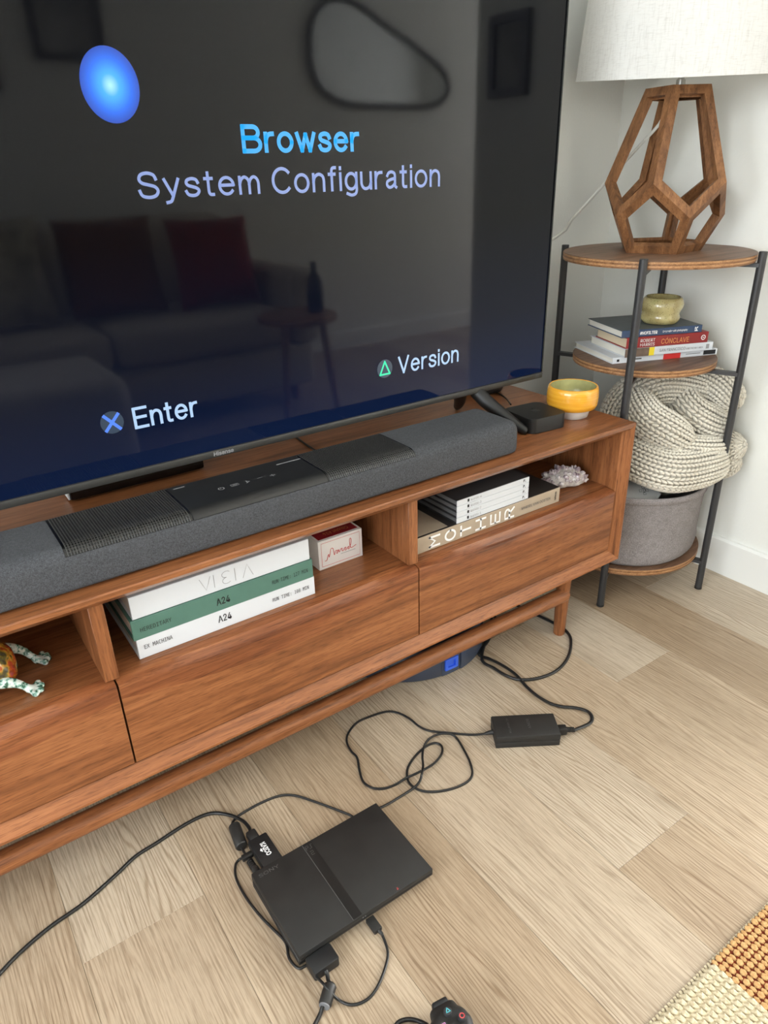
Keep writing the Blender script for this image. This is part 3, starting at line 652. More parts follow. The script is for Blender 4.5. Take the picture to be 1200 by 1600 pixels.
# ------------------------------------------------------------------ streaming box, bowl
at_ = thing('streaming_box', 'small square black streaming box beside the yellow bowl', 'media box', (1.045, 0.970, ZT), math.radians(-6))
def rsq(h, r, n=8):
    pts = []
    for (cx, cy, a0) in ((h-r, h-r, 0), (-h+r, h-r, 90), (-h+r, -h+r, 180), (h-r, -h+r, 270)):
        for k in range(n+1): a = math.radians(a0+90*k/n); pts.append((cx+r*math.cos(a), cy+r*math.sin(a)))
    return pts
obj('case', B().prism(rsq(0.0465, 0.015), 0.001, 0.031, 0.0006), 'deep_black', at_, world=False, sharp=20)
obj('base_pad', B().prism(rsq(0.040, 0.016), 0.0, 0.001), 'rubber', at_, world=False)
ap = B()   # fruit-shaped emblem with a leaf, printed on the lid
fr = [(0.010*math.cos(a)*(1-0.10*math.cos(2*a+PI/2)*0), 0.0095*math.sin(a)-0.0018*math.exp(-(math.cos(a)*3.2)**2)*np.sign(math.sin(a))) for a in np.linspace(0, 2*PI, 41)[:-1]]
fr = [(min(x, 0.0072+0.0022*abs((y-0.001)/0.0045)) if abs(y-0.001) < 0.0045 and x > 0 else x, y) for x, y in fr]
ap.add([(x, y, 0.0314) for x, y in fr], [tuple(range(40))]); ap.add([(0.001, 0.0105, 0.0314), (0.0045, 0.0112, 0.0314), (0.005, 0.0155, 0.0314), (0.0015, 0.0140, 0.0314)], [(0, 1, 2, 3)])
obj('emblem', ap, 'black_gloss', at_, world=False, smooth=False)
solo('box_cable', B().tube([onz(798, 632, ZT+0.012), onz(790, 622, ZT+0.004), onz(776, 613, ZT+0.003), onz(760, 607, ZT+0.003)], 0.0018, 8, res=5), 'cord_black', 'thin black cable running back from the streaming box', 'cable', tuple(onz(785, 618, ZT)))
bw_c = (1.150, 0.965, ZT)
bo = thing('ceramic_bowl', 'yellow glazed ceramic bowl on a white foot beside the streaming box', 'bowl', bw_c)
obj('bowl_body', B().lathe([(0.034, 0.017), (0.043, 0.0185), (0.0505, 0.022), (0.0530, 0.030), (0.0535, 0.045), (0.0525, 0.058), (0.0505, 0.0655), (0.0485, 0.0665), (0.0465, 0.0655)], bw_c, 56, caps=(True, False)), 'bowl_yellow', bo, sharp=80)
obj('inner_glaze', B().lathe([(0.0466, 0.0655), (0.0476, 0.056), (0.0468, 0.040), (0.040, 0.030), (0.020, 0.027), (0.002, 0.027)], bw_c, 56, caps=(False, True)), 'bowl_inside', bo, sharp=80)
obj('foot', B().lathe([(0.030, 0.0), (0.034, 0.001), (0.0365, 0.012), (0.043, 0.019), (0.030, 0.020)], bw_c, 48, wob=lambda a, z: 1+0.02*math.sin(5*a)), 'bowl_foot', bo, sharp=80)

# ================================================================== BOOKS ON THE SHELF
def book(name, label, x0, x1, y0, y1, z0, z1, cover, pages, ct=0.0025, loc=None, rotz=0.0, top=None, group=None, spine_mat=None):
    """lying book; spine on the -y side"""
    if loc is None: base = ((x0+x1)/2, (y0+y1)/2, z0); world = True
    else: base = loc; world = False
    t = thing(name, label, 'book', base, rotz, group)
    c = B().box(x0, x1, y0+0.001, y1, z0, z0+ct); c.box(x0, x1, y0, y0+ct, z0, z1, 0.0008, 1, 2)
    mats = [cover, top or cover, spine_mat or cover]
    c.box(x0, x1, y0+0.001, y1, z1-ct, z1, 0, 1, 1)
    obj('cover', c, mats, t, world=world, smooth=False)
    obj('page_block', B().box(x0+0.003, x1-0.003, y0+ct, y1-0.003, z0+ct, z1-ct), pages, t, world=world, smooth=False)
    t['_y'] = y0
    return t
bk = book('screenplay_book', 'white spined book lettered EX MACHINA at the bottom of the pile', 0.1765, 0.4705, 0.896, 1.125, ZS, ZS+0.0335, 'white_cover', 'paper')
yy = 0.896-0.0004
def spine(t, s, x, z, wd, ht, mat, y, bold=0.0, flip=False, nm='spine_lettering', mono=False):
    b = put_text(B(), s, (x, y, z), X3 if not flip else -X3, Z3 if not flip else -Z3, wd, ht, bold, None, mono); return obj(nm, b, mat, t, smooth=False)
spine(bk, 'EX MACHINA', 0.186, ZS+0.0150, 0.042, 0.0068, 'black_print', yy, mono=True)
spine(bk, 'A24', 0.3000, ZS+0.0130, 0.022, 0.0115, 'black_print', yy, 0.012)
spine(bk, 'RUN TIME: 108 MIN', 0.3930, ZS+0.0140, 0.066, 0.0066, 'black_print', yy, mono=True)
z1 = ZS+0.0335
bk = book('screenplay_book', 'green spined book lettered HEREDITARY between two white ones', 0.1735, 0.4690, 0.895, 1.125, z1, z1+0.0335, 'green_cover', 'paper'); yy = 0.895-0.0004
spine(bk, 'HEREDITARY', 0.1850, z1+0.0120, 0.046, 0.0068, 'black_print', yy, mono=True)
spine(bk, 'A24', 0.3010, z1+0.0105, 0.022, 0.0115, 'black_print', yy, 0.012)
spine(bk, 'RUN TIME: 127 MIN', 0.3950, z1+0.0130, 0.064, 0.0066, 'black_print', yy, mono=True)
z2 = z1+0.0335
bk = book('catalogue_book', 'thick white book with thin upside-down lettering on top of the pile', 0.1780, 0.4660, 0.897, 1.110, z2, z2+0.0370, 'white_cover', 'paper', top='white_case')
b = B(); hh = 0.021; zz0 = z2+0.008
for k, (u, gl) in enumerate(((0.0, 'V'), (0.022, 'I'), (0.034, '3'), (0.056, 'I'), (0.068, 'A'))):
    if gl == 'V': L = [[(u, hh), (u+0.0085, 0), (u+0.017, hh)]]
    elif gl == 'A': L = [[(u, 0), (u+0.0085, hh), (u+0.017, 0)]]
    elif gl == 'I': L = [[(u, 0), (u, hh)]]
    else: L = [arc(u+0.008, hh*0.75, 0.007, hh*0.25, 40, 270, 9)+arc(u+0.008, hh*0.25, 0.007, hh*0.25, 90, 320, 9)]
    put_stroke(b, L, 0.0008, (0.281, 0.897-0.0004, zz0), X3, Z3)
obj('spine_lettering', b, 'grey_print', bk, smooth=False)
# playing-card sized white box
bm_ = thing('card_box', 'small white carton with red top panel and red script beside the book pile', 'box', (0.559, 1.00, ZS))
mx0, mx1, my0, my1, mz1 = 0.5135, 0.6045, 0.955, 1.045, ZS+0.0565
obj('carton', B().box(mx0, mx1, my0, my1, ZS, mz1, 0.0012, 2), 'box_white', bm_)
obj('top_panel', B().box(mx0+0.005, mx1-0.005, my0+0.006, my1-0.004, mz1-0.0002, mz1+0.0002), 'deep_red', bm_, smooth=False)
b = put_text(B(), 'Couplet A24', (mx1-0.018, my0+0.024, mz1+0.0006), -X3, -Y3, 0.050, 0.010); obj('top_lettering', b, 'orange_print', bm_, smooth=False)
b = B(); fx0, fx1, fz0, fz1 = 0.006, 0.085, 0.006, 0.0515
put_stroke(b, [[(fx0, fz0), (fx1, fz0), (fx1, fz1), (fx0, fz1), (fx0, fz0)]], 0.0007, (mx0, my0-0.0004, ZS), X3, Z3)
script = [(0.012, 0.016), (0.016, 0.017), (0.018, 0.024), (0.020, 0.027), (0.0205, 0.021), (0.023, 0.028), (0.025, 0.036), (0.029, 0.036), (0.0305, 0.028), (0.0315, 0.022), (0.034, 0.029), (0.0375, 0.029), (0.036, 0.024), (0.0385, 0.024), (0.040, 0.030), (0.042, 0.024),
          (0.0445, 0.029), (0.048, 0.030), (0.047, 0.027), (0.0495, 0.024), (0.053, 0.029), (0.056, 0.029), (0.0535, 0.025), (0.056, 0.024), (0.059, 0.028), (0.062, 0.029), (0.060, 0.025), (0.063, 0.025), (0.067, 0.036), (0.0665, 0.044), (0.064, 0.042), (0.0645, 0.030), (0.067, 0.025), (0.072, 0.026), (0.077, 0.028)]
put_stroke(b, [[tuple(q) for q in spline(script, 4)]], 0.0011, (mx0, my0-0.0005, ZS), X3, Z3)
obj('front_script', b, 'red_print', bm_, smooth=False)
b = B(); put_stroke(b, [[(0, 0), (0.030, 0)]], 0.0008, (mx0+0.045, my0-0.0005, ZS+0.0200), X3, Z3); obj('small_print', b, 'grey_print', bm_, smooth=False)
# photography book and the four slim volumes on it
mo = book('photography_book', 'large tan book lettered MOTHER with a dark photographic cover', 0.6845, 1.0560, 0.896, 1.150, ZS, ZS+0.0325, 'tan_cover', 'paper', top='dark_cover')
obj('cover_band', B().box(0.690, 0.760, 0.902, 1.145, ZS+0.0325, ZS+0.0328), 'tan_cover', mo, smooth=False)
yy = 0.896-0.0004; gu, gv, sw = 0.0300, 0.0180, 0.0034
G = {'M': [[(0, 0), (0.0, 1)], [(0, 1), (0.5, 0.45), (1, 1)], [(1, 1), (1, 0)]], 'O': [arc(0.5, 0.5, 0.5, 0.5, 0, 360, 20)], 'T': [[(0, 1), (1, 1)], [(0.5, 1), (0.5, 0)]],
     'H': [[(0, 0), (0, 1)], [(1, 0), (1, 1)], [(0, 0.5), (1, 0.5)]], 'E': [[(1, 1), (0, 1), (0, 0), (1, 0)], [(0, 0.5), (0.9, 0.5)]], 'R': [[(0, 0), (0, 1), (0.6, 1)]+arc(0.6, 0.75, 0.38, 0.25, 80, -80, 8)+[(0, 0.5)], [(0.5, 0.5), (1, 0)]]}
b = B()
for k, ch in enumerate('MOTHER'):                     # letters turned a quarter: their tops face the left end of the spine
    org = (0.7120+k*0.0378+0.0235, yy, ZS+0.0062)
    put_stroke(b, [[(p[0]*0.0195, p[1]*0.0235) for p in L] for L in G[ch]], 0.0042, org, Z3, -X3)
obj('spine_title', b, 'white_print', mo, smooth=False)
spine(mo, 'MARSEL VAN OOSTEN', 0.946, ZS+0.0125, 0.082, 0.0058, 'dim_print', yy, 0.01)
b = put_text(B(), 'teNeues', (1.0455, yy, ZS+0.007), Z3, -X3, 0.019, 0.0050, 0.02); obj('publisher_lettering', b, 'dark_cover', mo, smooth=False)
zv = ZS+0.0325; vh = 0.0118
for k in range(4):
    zz = zv+k*vh
    vb = book('slim_volume', ('lowest slim white spined volume, lying directly on the tan book', 'slim white spined volume resting on the lowest of the set of four', 'slim white spined volume just beneath the topmost of the set of four', 'topmost slim white spined volume with charcoal cover on the tan book')[k], 0.7785, 0.9655, 0.8985, 1.085, zz, zz+vh-0.0004, 'charcoal_cover', 'pages_grey', ct=0.0010, top='charcoal_cover', group='slim volumes on the tan book', spine_mat='white_cover')
    spine(vb, 'kurido %d' % (k+1), 0.8130, zz+0.0032, 0.026, 0.0050, 'grey_print', 0.8981)
    obj('spine_mark', B().box(0.8045, 0.8085, 0.8980, 0.8985, zz+0.003, zz+0.0085), 'black_print', vb, smooth=False)
    spine(vb, 'B.', 0.9490, zz+0.0030, 0.0065, 0.0056, 'black_print', 0.8981, 0.03)
# crystal cluster
gd = thing('crystal_cluster', 'pale amethyst crystal cluster resting by the end of the tan book', 'crystal', (1.118, 0.945, ZS))
dirv = np.array([0.94, -0.34, 0]); base = []
for k in range(16):
    u = -1+2*(k+0.5)/16; c = np.array([1.120, 0.945, ZS])+dirv*0.042*u; rr_ = 0.025*math.sqrt(max(0.12, 1-u*u*0.85))
    base.append((c[0]+random.uniform(-.004, .004), c[1]+random.uniform(-.006, .006), ZS+rr_*0.80+0.001, rr_, (1, 1, 0.82)))
rb = blob('rock', base, 'stone_base', gd, 0.003, 2); rb.v = [(p[0]+random.uniform(-.0008, .0008), p[1]+random.uniform(-.0008, .0008), max(ZS+0.0002, p[2]+random.uniform(-.0008, .0008))) for p in rb.v]
obj('rock', rb, 'stone_base', gd, smooth=False)
cb = B()
for k in range(330):
    q = base[random.randrange(len(base))]; th, ph = random.uniform(0, 2*PI), math.acos(random.uniform(-0.05, 1))
    d = np.array([math.sin(ph)*math.cos(th), math.sin(ph)*math.sin(th), math.cos(ph)]); c = np.array(q[:3])+d*q[3]*np.array([1, 1, 0.82])*0.93
    L = random.uniform(0.004, 0.011); r = random.uniform(0.0022, 0.0058); a = np.cross(d, [0.3, 0.2, 0.9]); a /= np.linalg.norm(a); e = np.cross(d, a); vs = []
    if c[2] < ZS+0.005: continue
    for h, rk in ((-0.002, r), (L*0.55, r)):
        for s in range(6): vs.append(c+d*h+rk*(a*math.cos(s*PI/3)+e*math.sin(s*PI/3)))
    vs.append(c+d*L); cb.add(vs, [(s, (s+1) % 6, 6+(s+1) % 6, 6+s) for s in range(6)]+[(6+s, 6+(s+1) % 6, 12) for s in range(6)])
o = obj('crystals', cb, 'amethyst', gd, smooth=False); o['kind'] = 'stuff'
# glazed pottery frog
fg = thing('frog_figurine', 'glazed pottery frog with mottled rust back and spotted pale feet in the cubby', 'figurine', (-0.02, 0.955, ZS))
hb = (-0.018, 0.962)
body = [(-0.050, 0.962, ZS+0.044, 0.027, (1.2, 1, .9)), (-0.030, 0.962, ZS+0.042, 0.032, (1.2, 1.1, 1)), (-0.004, 0.958, ZS+0.038, 0.034, (1.0, 1.15, 1)), (0.010, 0.955, ZS+0.030, 0.024, (.8, 1.35, 1)), (-0.080, 0.952, ZS+0.062, 0.010), (-0.080, 0.974, ZS+0.062, 0.010)]
fb = blob('body', body, 'frog_glaze', fg, 0.0025, 3); obj('body', fb, 'frog_glaze', fg, sharp=180)
def limb(pts, rad, foot, heading):
    L = []; P = spline(pts, 6)
    R = np.interp(np.linspace(0, 1, len(P)), np.linspace(0, 1, len(rad)), rad)
    for q, r in zip(P, R): L.append((q[0], q[1], max(q[2], ZS+r), r))
    for k in range(4):
        a = heading+math.radians(-55+k*36)
        for j in range(5): t_ = j/4; L.append((foot[0]+math.cos(a)*0.015*t_, foot[1]+math.sin(a)*0.015*t_, ZS+0.0045, 0.0036+0.0012*t_))
    L.append((foot[0], foot[1], ZS+0.006, 0.0065)); return L
legs = [([(0.004, 0.975, ZS+0.036), (0.020, 0.988, ZS+0.036), (0.040, 0.990, ZS+0.022), (0.052, 0.981, ZS+0.008)], (0.054, 0.980), 0.0),
        ([(-0.012, 0.938, ZS+0.022), (0.004, 0.926, ZS+0.024), (0.020, 0.920, ZS+0.018), (0.030, 0.917, ZS+0.008)], (0.032, 0.916), -0.3),
        ([(-0.055, 0.945, ZS+0.026), (-0.062, 0.928, ZS+0.018), (-0.056, 0.918, ZS+0.008)], (-0.055, 0.917), -0.6),
        ([(-0.055, 0.985, ZS+0.026), (-0.062, 1.000, ZS+0.018), (-0.056, 1.008, ZS+0.008)], (-0.055, 1.009), 0.6)]
for pts, foot, hd in legs: obj('leg', blob('leg', limb(pts, [0.010, 0.009, 0.006, 0.005], foot, hd), 'frog_legs', fg, 0.0018, 2), 'frog_legs', fg, sharp=180)

# ================================================================== CORNER SIDE TABLE
TC = np.array([1.452, 1.019]); ZD = 0.806
tb = thing('side_table', 'round three-tier side table with black metal legs in the corner', 'side table', (TC[0], TC[1], 0))
angs = [-70, 110, -151, 29]; LR = 0.2135; LP = []
for a in angs:
    x, y = TC[0]+LR*math.cos(math.radians(a)), TC[1]+LR*math.sin(math.radians(a)); LP.append((x, y))
    lg = obj('leg', B().lathe([(0.0075, 0.004), (0.0085, 0.005), (0.0085, 0.811), (0.0075, 0.812)], (x, y, 0), 20), 'dark_metal', tb)
    obj('foot_cap', B().lathe([(0.0075, 0.0), (0.009, 0.001), (0.009, 0.006), (0.0075, 0.007)], (x, y, 0), 20), 'rubber', lg)
def tier(z, r, name):
    sh = obj(name, B().lathe([(r-0.0005, z-0.0015), (r, z-0.001), (r-0.0008, z), (0.0, z)], (TC[0], TC[1], 0), 96), 'disc_wood', tb, sharp=30)
    for k, m in enumerate(('disc_ply_light', 'disc_ply_dark', 'disc_ply_light', 'disc_ply_dark')):
        za = z-0.0015-k*0.0036; obj('ply_layer', B().lathe([(0.0, za-0.0036), (r-0.0006*(k % 2), za-0.0036), (r-0.0006*(k % 2), za), (0, za)], (TC[0], TC[1], 0), 96), m, sh, sharp=30)
tier(ZD, 0.2025, 'top_shelf'); tier(0.577, 0.161, 'middle_shelf'); tier(0.100, 0.194, 'bottom_shelf')
for zz in (ZD-0.020, 0.577-0.021, 0.100-0.021):
    for (i, j) in ((0, 1), (2, 3)):
        obj('support_bar', B().bar((*LP[i], zz-0.001), (*LP[j], zz-0.001), 0.016, 0.008 if i == 0 else 0.0078), 'dark_metal', tb)

# lamp
lc = np.array([1.459, 1.0214, ZD])
lp = thing('table_lamp', 'table lamp with open faceted wooden base and white linen drum shade', 'lamp', tuple(lc))
cd_ = np.array([-lc[0], -lc[1]]); ph0 = math.atan2(cd_[1], cd_[0])          # direction from the lamp to the camera
def ring(r, z, half, n=5):
    return [np.array([lc[0]+r*math.cos(ph0+math.radians(-11.5+72*k+half)), lc[1]+r*math.sin(ph0+math.radians(-11.5+72*k+half)), ZD+z]) for k in range(n)]
T5, M5, L5, B5 = ring(0.0664, 0.3131, 0), ring(0.1291, 0.1375, 0), ring(0.1253, 0.0730, 36), ring(0.0884, 0.0, 36)
ctr = np.array([lc[0], lc[1], ZD+0.13])
def facet(ring_pts, frac=0.20):
    """frame of one facet: outer polygon, inset polygon, both given depth"""
    P = np.array(ring_pts); c = P.mean(0); n = np.cross(P[1]-P[0], P[2]-P[0]); n /= np.linalg.norm(n)
    if n@(c-ctr) < 0: n = -n
    m = len(P); ins = []
    wv_ = 0.0168
    for i in range(m):
        e1 = P[i]-P[i-1]; e1 /= np.linalg.norm(e1); e2 = P[(i+1) % m]-P[i]; e2 /= np.linalg.norm(e2)
        bis = e2-e1; bis /= np.linalg.norm(bis)+1e-9; sn = abs(np.cross(e1, bis)@np.cross(e1, bis))**0.5
        if bis@(c-P[i]) < 0: bis = -bis
        ins.append(P[i]+bis*wv_/max(sn, 0.3))
    ins = np.array(ins); d = 0.016; b = B()
    vs = list(P)+list(ins)+list(P-(P-ctr)*0.12-n*0.0)+list(ins-n*d)
    fs = []
    for i in range(m):
        j = (i+1) % m; fs += [(i, j, m+j, m+i), (m+i, m+j, 3*m+j, 3*m+i), (2*m+i, 3*m+i, 3*m+j, 2*m+j), (i, 2*m+i, 2*m+j, j)]
    return b.add(vs, fs)
for k in range(5):
    k2 = (k+1) % 5
    obj('upper_facet_frame', facet([T5[k], T5[k2], M5[k2], L5[k], M5[k]]), 'lamp_wood', lp, sharp=15)
    obj('lower_facet_frame', facet([M5[k2], L5[k], B5[k], B5[k2], L5[k2]]), 'lamp_wood', lp, sharp=15)
bp = B().prism([(lc[0]+(p[0]-lc[0])*0.86, lc[1]+(p[1]-lc[1])*0.86) for p in B5], ZD, ZD+0.010); obj('base_plate', bp, 'lamp_wood', lp, sharp=20)
tp_ = B().prism([(lc[0]+(p[0]-lc[0])*0.97, lc[1]+(p[1]-lc[1])*0.97) for p in T5], ZD+0.303, ZD+0.3128); obj('top_plate', tp_, 'lamp_wood', lp, sharp=20)
obj('neck', B().lathe([(0.009, 0.312), (0.009, 0.326), (0.006, 0.328), (0.006, 0.42), (0.016, 0.425), (0.016, 0.47), (0.0, 0.472)], lc, 24), 'steel', lp)
# the drum shade sits slightly crooked on its fitting, tipped towards the room
r1, r2 = ray(902, 127.5), ray(1200, 114.5); sn_ = np.cross(r1, r2); sn_ /= np.linalg.norm(sn_); sn_ = sn_ if sn_[2] > 0 else -sn_
sc0 = atd(1059, 121, 1.482); su_ = np.cross([0, 1.0, 0], sn_); su_ /= np.linalg.norm(su_); sv_ = np.cross(sn_, su_)
SH, SRA, SRB = 0.280, 0.2075, 0.1850
def tip(b): b.v = [tuple(sc0+su_*p[0]+sv_*p[1]+sn_*p[2]) for p in b.v]; return b
obj('shade', tip(B().lathe([(SRA-0.002, 0), (SRA, 0), (SRB, SH), (SRB-0.002, SH)], (0, 0, 0), 96, closed=True)), 'shade_linen', lp, sharp=40)
b = B()
for k in range(3):
    a = 2*PI*k/3+0.4; b.tube([(0, 0, SH-0.02), ((SRB-0.003)*math.cos(a), (SRB-0.003)*math.sin(a), SH-0.005)], 0.002, 8)
b.tube([(0, 0, 0.12), (0, 0, SH-0.018)], 0.004, 10); obj('shade_spider', tip(b), 'steel', lp)
cend = np.array([1.16, 1.296, 0.745]); c0 = lc+np.array([-0.006, 0.004, 0.300])
P0, P1 = atd(1030, 194, 1.52), atd(868, 371, 1.66)
obj('cord', B().tube([c0, c0*0.5+P0*0.5+np.array([0, 0, 0.004]), P0]+[P0+(P1-P0)*k/6 for k in range(1, 7)]+[cend], 0.0034, 8, res=3), 'clear_cord', lp)

# books and pot on the middle shelf
def tbook(name, label, left, right, depth, z0, th, cover, pages, top=None):
    a, c = np.array(left), np.array(right); L = np.hypot(*(c-a)[:2]); an = math.atan2(c[1]-a[1], c[0]-a[0])
    t = book(name, label, 0, L, 0, depth, 0, th, cover, pages, 0.0015, (a[0], a[1], z0), an, top); return t, L
def tspine(t, s, x, z, wd, ht, mat, bold=0.0): return obj('spine_lettering', put_text(B(), s, (x, -0.0005, z), X3, Z3, wd, ht, bold), mat, t, world=False, smooth=False)
def tpatch(t, x0, x1, z0, z1, mat): return obj('spine_patch', B().box(x0, x1, -0.0003, 0.0, z0, z1), mat, t, world=False, smooth=False)
t, L = tbook('travel_magazine', 'thin white book with a red spine patch at the bottom of the side table pile', (1.3190, 1.0020), (1.5700, 0.9060), 0.178, 0.577, 0.0138, 'white_cover', 'paper')
tpatch(t, 0.128, 0.172, 0.0, 0.0138, 'red_print'); tpatch(t, 0.232, 0.264, 0.002, 0.0118, 'black_print'); tpatch(t, 0.052, 0.072, 0.0055, 0.0085, 'dim_print'); tpatch(t, 0.186, 0.224, 0.0060, 0.0080, 'grey_print'); tpatch(t, 0.010, 0.016, 0.004, 0.0095, 'black_print')
z0 = 0.5910
t, L = tbook('travel_guide', 'white travel guide lettered SAN FRANCISCO in the side table pile', (1.3390, 0.9870), (1.5480, 0.9060), 0.158, z0, 0.0185, 'white_cover', 'paper')
tpatch(t, 0.0, 0.060, 0.0, 0.0185, 'brown_cover'); tpatch(t, 0.060, 0.073, 0.0, 0.0185, 'yellow_print'); tspine(t, 'SAN FRANCISCO', 0.086, 0.0062, 0.066, 0.0066, 'dim_print'); tspine(t, 'AND THE BAY AREA', 0.154, 0.0062, 0.044, 0.0038, 'dim_print'); tpatch(t, 0.206, 0.214, 0.004, 0.0145, 'grey_print')
z0 = 0.6096
t, L = tbook('red_novel', 'red hardback lettered CONCLAVE by ROBERT HARRIS in the side table pile', (1.3430, 0.9890), (1.5330, 0.9120), 0.138, z0, 0.0240, 'red_cover', 'cream_paper')
tspine(t, 'ROBERT', 0.034, 0.0122, 0.036, 0.0068, 'white_print'); tspine(t, 'HARRIS', 0.034, 0.0030, 0.036, 0.0068, 'white_print'); tspine(t, 'CÓNCLAVE', 0.086, 0.0050, 0.070, 0.0110, 'orange_print')
b = B(); put_stroke(b, [arc(0.192, 0.012, 0.005, 0.005, 0, 360, 14), [(0.1905, 0.012), (0.1935, 0.012)]], 0.0016, (0, -0.0005, 0), X3, Z3); obj('publisher_mark', b, 'white_print', t, world=False, smooth=False)
z0 = 0.6337
t, L = tbook('photo_guide', 'navy paperback lettered #NOFILTER on top of the side table pile', (1.3320, 0.9960), (1.5160, 0.9200), 0.158, z0, 0.0160, 'navy_cover', 'paper', top='slate_cover')
tspine(t, '#NOFILTER', 0.044, 0.0048, 0.043, 0.0062, 'white_print', 0.02); tspine(t, 'Get creative with photography', 0.100, 0.0058, 0.062, 0.0044, 'white_print', 0.01); tspine(t, 'K', 0.180, 0.0040, 0.009, 0.0080, 'white_print', 0.04)
pc = (1.470, 1.000, z0+0.0160)
pt = thing('pottery_cup', 'speckled yellow-green wavy pottery cup standing on the pile of books', 'cup', pc)
wob = lambda a, z: 1+0.02*math.sin(3*a+z*80)+0.015*math.sin(2*a)
obj('cup_body', B().lathe([(0.030, 0), (0.038, 0.002), (0.0435, 0.010), (0.0440, 0.017), (0.0415, 0.022), (0.0435, 0.028), (0.0470, 0.036), (0.0475, 0.044), (0.0440, 0.053), (0.0410, 0.0575), (0.0390, 0.0585), (0.0370, 0.0575)], pc, 48, wob=wob, caps=(True, False)), 'pot_glaze', pt, sharp=80)
obj('inner_glaze', B().lathe([(0.0371, 0.0575), (0.041, 0.044), (0.038, 0.020), (0.020, 0.010), (0.002, 0.010)], pc, 48, wob=wob, caps=(False, True)), 'pot_glaze', pt, sharp=80)

# basket, blanket and pale controller in it
bc = (TC[0]-0.002, TC[1]+0.002, 0.100)
bs = thing('fabric_basket', 'round grey fabric basket on the bottom tier of the side table', 'basket', bc)
def bwob(a, z): return 1+0.012*math.sin(3*a+1)+0.010*math.sin(5*a+z*20)+(0.03*math.exp(-((z-0.03)/0.02)**2)*math.sin(7*a+1.2))*0.5
prof_b = [(0.150, 0.0), (0.176, 0.002), (0.183, 0.010), (0.186, 0.030), (0.184, 0.060), (0.186, 0.100), (0.189, 0.140), (0.192, 0.170), (0.194, 0.184)]
obj('basket_wall', B().lathe(prof_b, bc, 84, wob=bwob, caps=(True, False)), 'basket_fabric', bs, sharp=80)
rim = [(0.1935, 0.170), (0.1965, 0.172), (0.1975, 0.185), (0.1945, 0.189), (0.1900, 0.187), (0.1890, 0.176)]
obj('rim_band', B().lathe(rim, bc, 84, closed=True, wob=bwob), 'basket_fabric', bs, sharp=80)
obj('lining', B().lathe([(0.1895, 0.186), (0.186, 0.12), (0.176, 0.02), (0.002, 0.015)], bc, 60, wob=bwob, caps=(False, True)), 'basket_fabric', bs, sharp=80)
# chunky knit: fat folds covered in V stitches
kb = B()
def fold(pts, rad, res=8, cw=0.0185, pitch=0.0082, core=True, sq=1.0):
    P = np.array(spline(pts, res)); seg = np.linalg.norm(np.diff(P, axis=0), axis=1); S = np.r_[0, np.cumsum(seg)]; Lt = S[-1]
    m = max(6, int(Lt/pitch)); su = np.linspace(0, Lt, m+1); Q = np.c_[[np.interp(su, S, P[:, i]) for i in range(3)]].T
    rr_ = np.interp(su, np.linspace(0, Lt, len(rad)), rad)
    endt = np.minimum(1, np.minimum(su, Lt-su)/0.035); rr_ = rr_*np.sqrt(np.clip(1-(1-endt)**2, 0.02, 1))
    if core: kb.tube(list(Q), list(rr_*0.90), 16)
    T = np.gradient(Q, axis=0); T /= np.linalg.norm(T, axis=1)[:, None]; N = np.zeros_like(Q); ref = np.array([0.2, 0.3, 0.93]); Nn = ref-T[0]*(ref@T[0]); Nn /= np.linalg.norm(Nn)
    for i in range(m+1): Nn = Nn-T[i]*(Nn@T[i]); Nn /= np.linalg.norm(Nn); N[i] = Nn
    Bn = np.cross(T, N); nc = max(8, int(2*PI*max(rad)/cw))
    def surf(i, a, dr=0.0):
        i = min(max(i, 0), m); i0 = int(i); i1 = min(i0+1, m); f = i-i0
        q = Q[i0]*(1-f)+Q[i1]*f; n_ = N[i0]*(1-f)+N[i1]*f; b_ = Bn[i0]*(1-f)+Bn[i1]*f; r = (rr_[i0]*(1-f)+rr_[i1]*f)
        r = r*(1+0.045*math.sin(a*nc/2*0.5)+0.03*math.sin(3*a+i*0.25))+dr
        return q+r*(math.cos(a)*n_*sq+math.sin(a)*b_)
    for i in range(m):
        if rr_[i] < 0.012: continue
        for c in range(nc):
            a0 = 2*PI*c/nc; da = PI/nc*0.94
            for s in (-1, 1):
                A_ = surf(i, a0+s*da*0.06, -0.001); E_ = surf(i+1.7, a0+s*da*0.92, -0.001); Cm = surf(i+0.95, a0+s*da*0.55, 0.0030); nrm = Cm-surf(i+0.95, a0+s*da*0.58, -0.01); nrm /= np.linalg.norm(nrm)
                ax_ = E_-A_; ax_ /= np.linalg.norm(ax_)+1e-9; sd = np.cross(ax_, nrm); w_ = 0.0036
                C1, C2_ = A_*0.62+E_*0.38+nrm*0.0036, A_*0.28+E_*0.72+nrm*0.0036; vs = [A_, E_]
                for q, k_ in ((C1, 1.0), (C2_, 0.92)):
                    for j in range(6): g_ = j*PI/3; vs.append(q+sd*w_*k_*math.cos(g_)+nrm*0.0034*k_*math.sin(g_))
                kb.add(vs, [(0, 2+(j+1) % 6, 2+j) for j in range(6)]+[(2+j, 2+(j+1) % 6, 8+(j+1) % 6, 8+j) for j in range(6)]+[(1, 8+j, 8+(j+1) % 6) for j in range(6)])
def D(x, y, d):
    p = atd(x, y, d)
    while p[0] > 1.588: d -= 0.005; p = atd(x, y, d)
    return p
fold([D(962, 700, 1.72), D(968, 640, 1.70), D(1010, 606, 1.68), D(1062, 606, 1.70), D(1110, 622, 1.74), D(1140, 650, 1.78)], [0.030, 0.040, 0.046, 0.046, 0.042, 0.036])
fold([D(990, 610, 1.66), D(1008, 650, 1.62), D(1040, 672, 1.61), D(1074, 690, 1.64)], [0.028, 0.040, 0.040, 0.030])
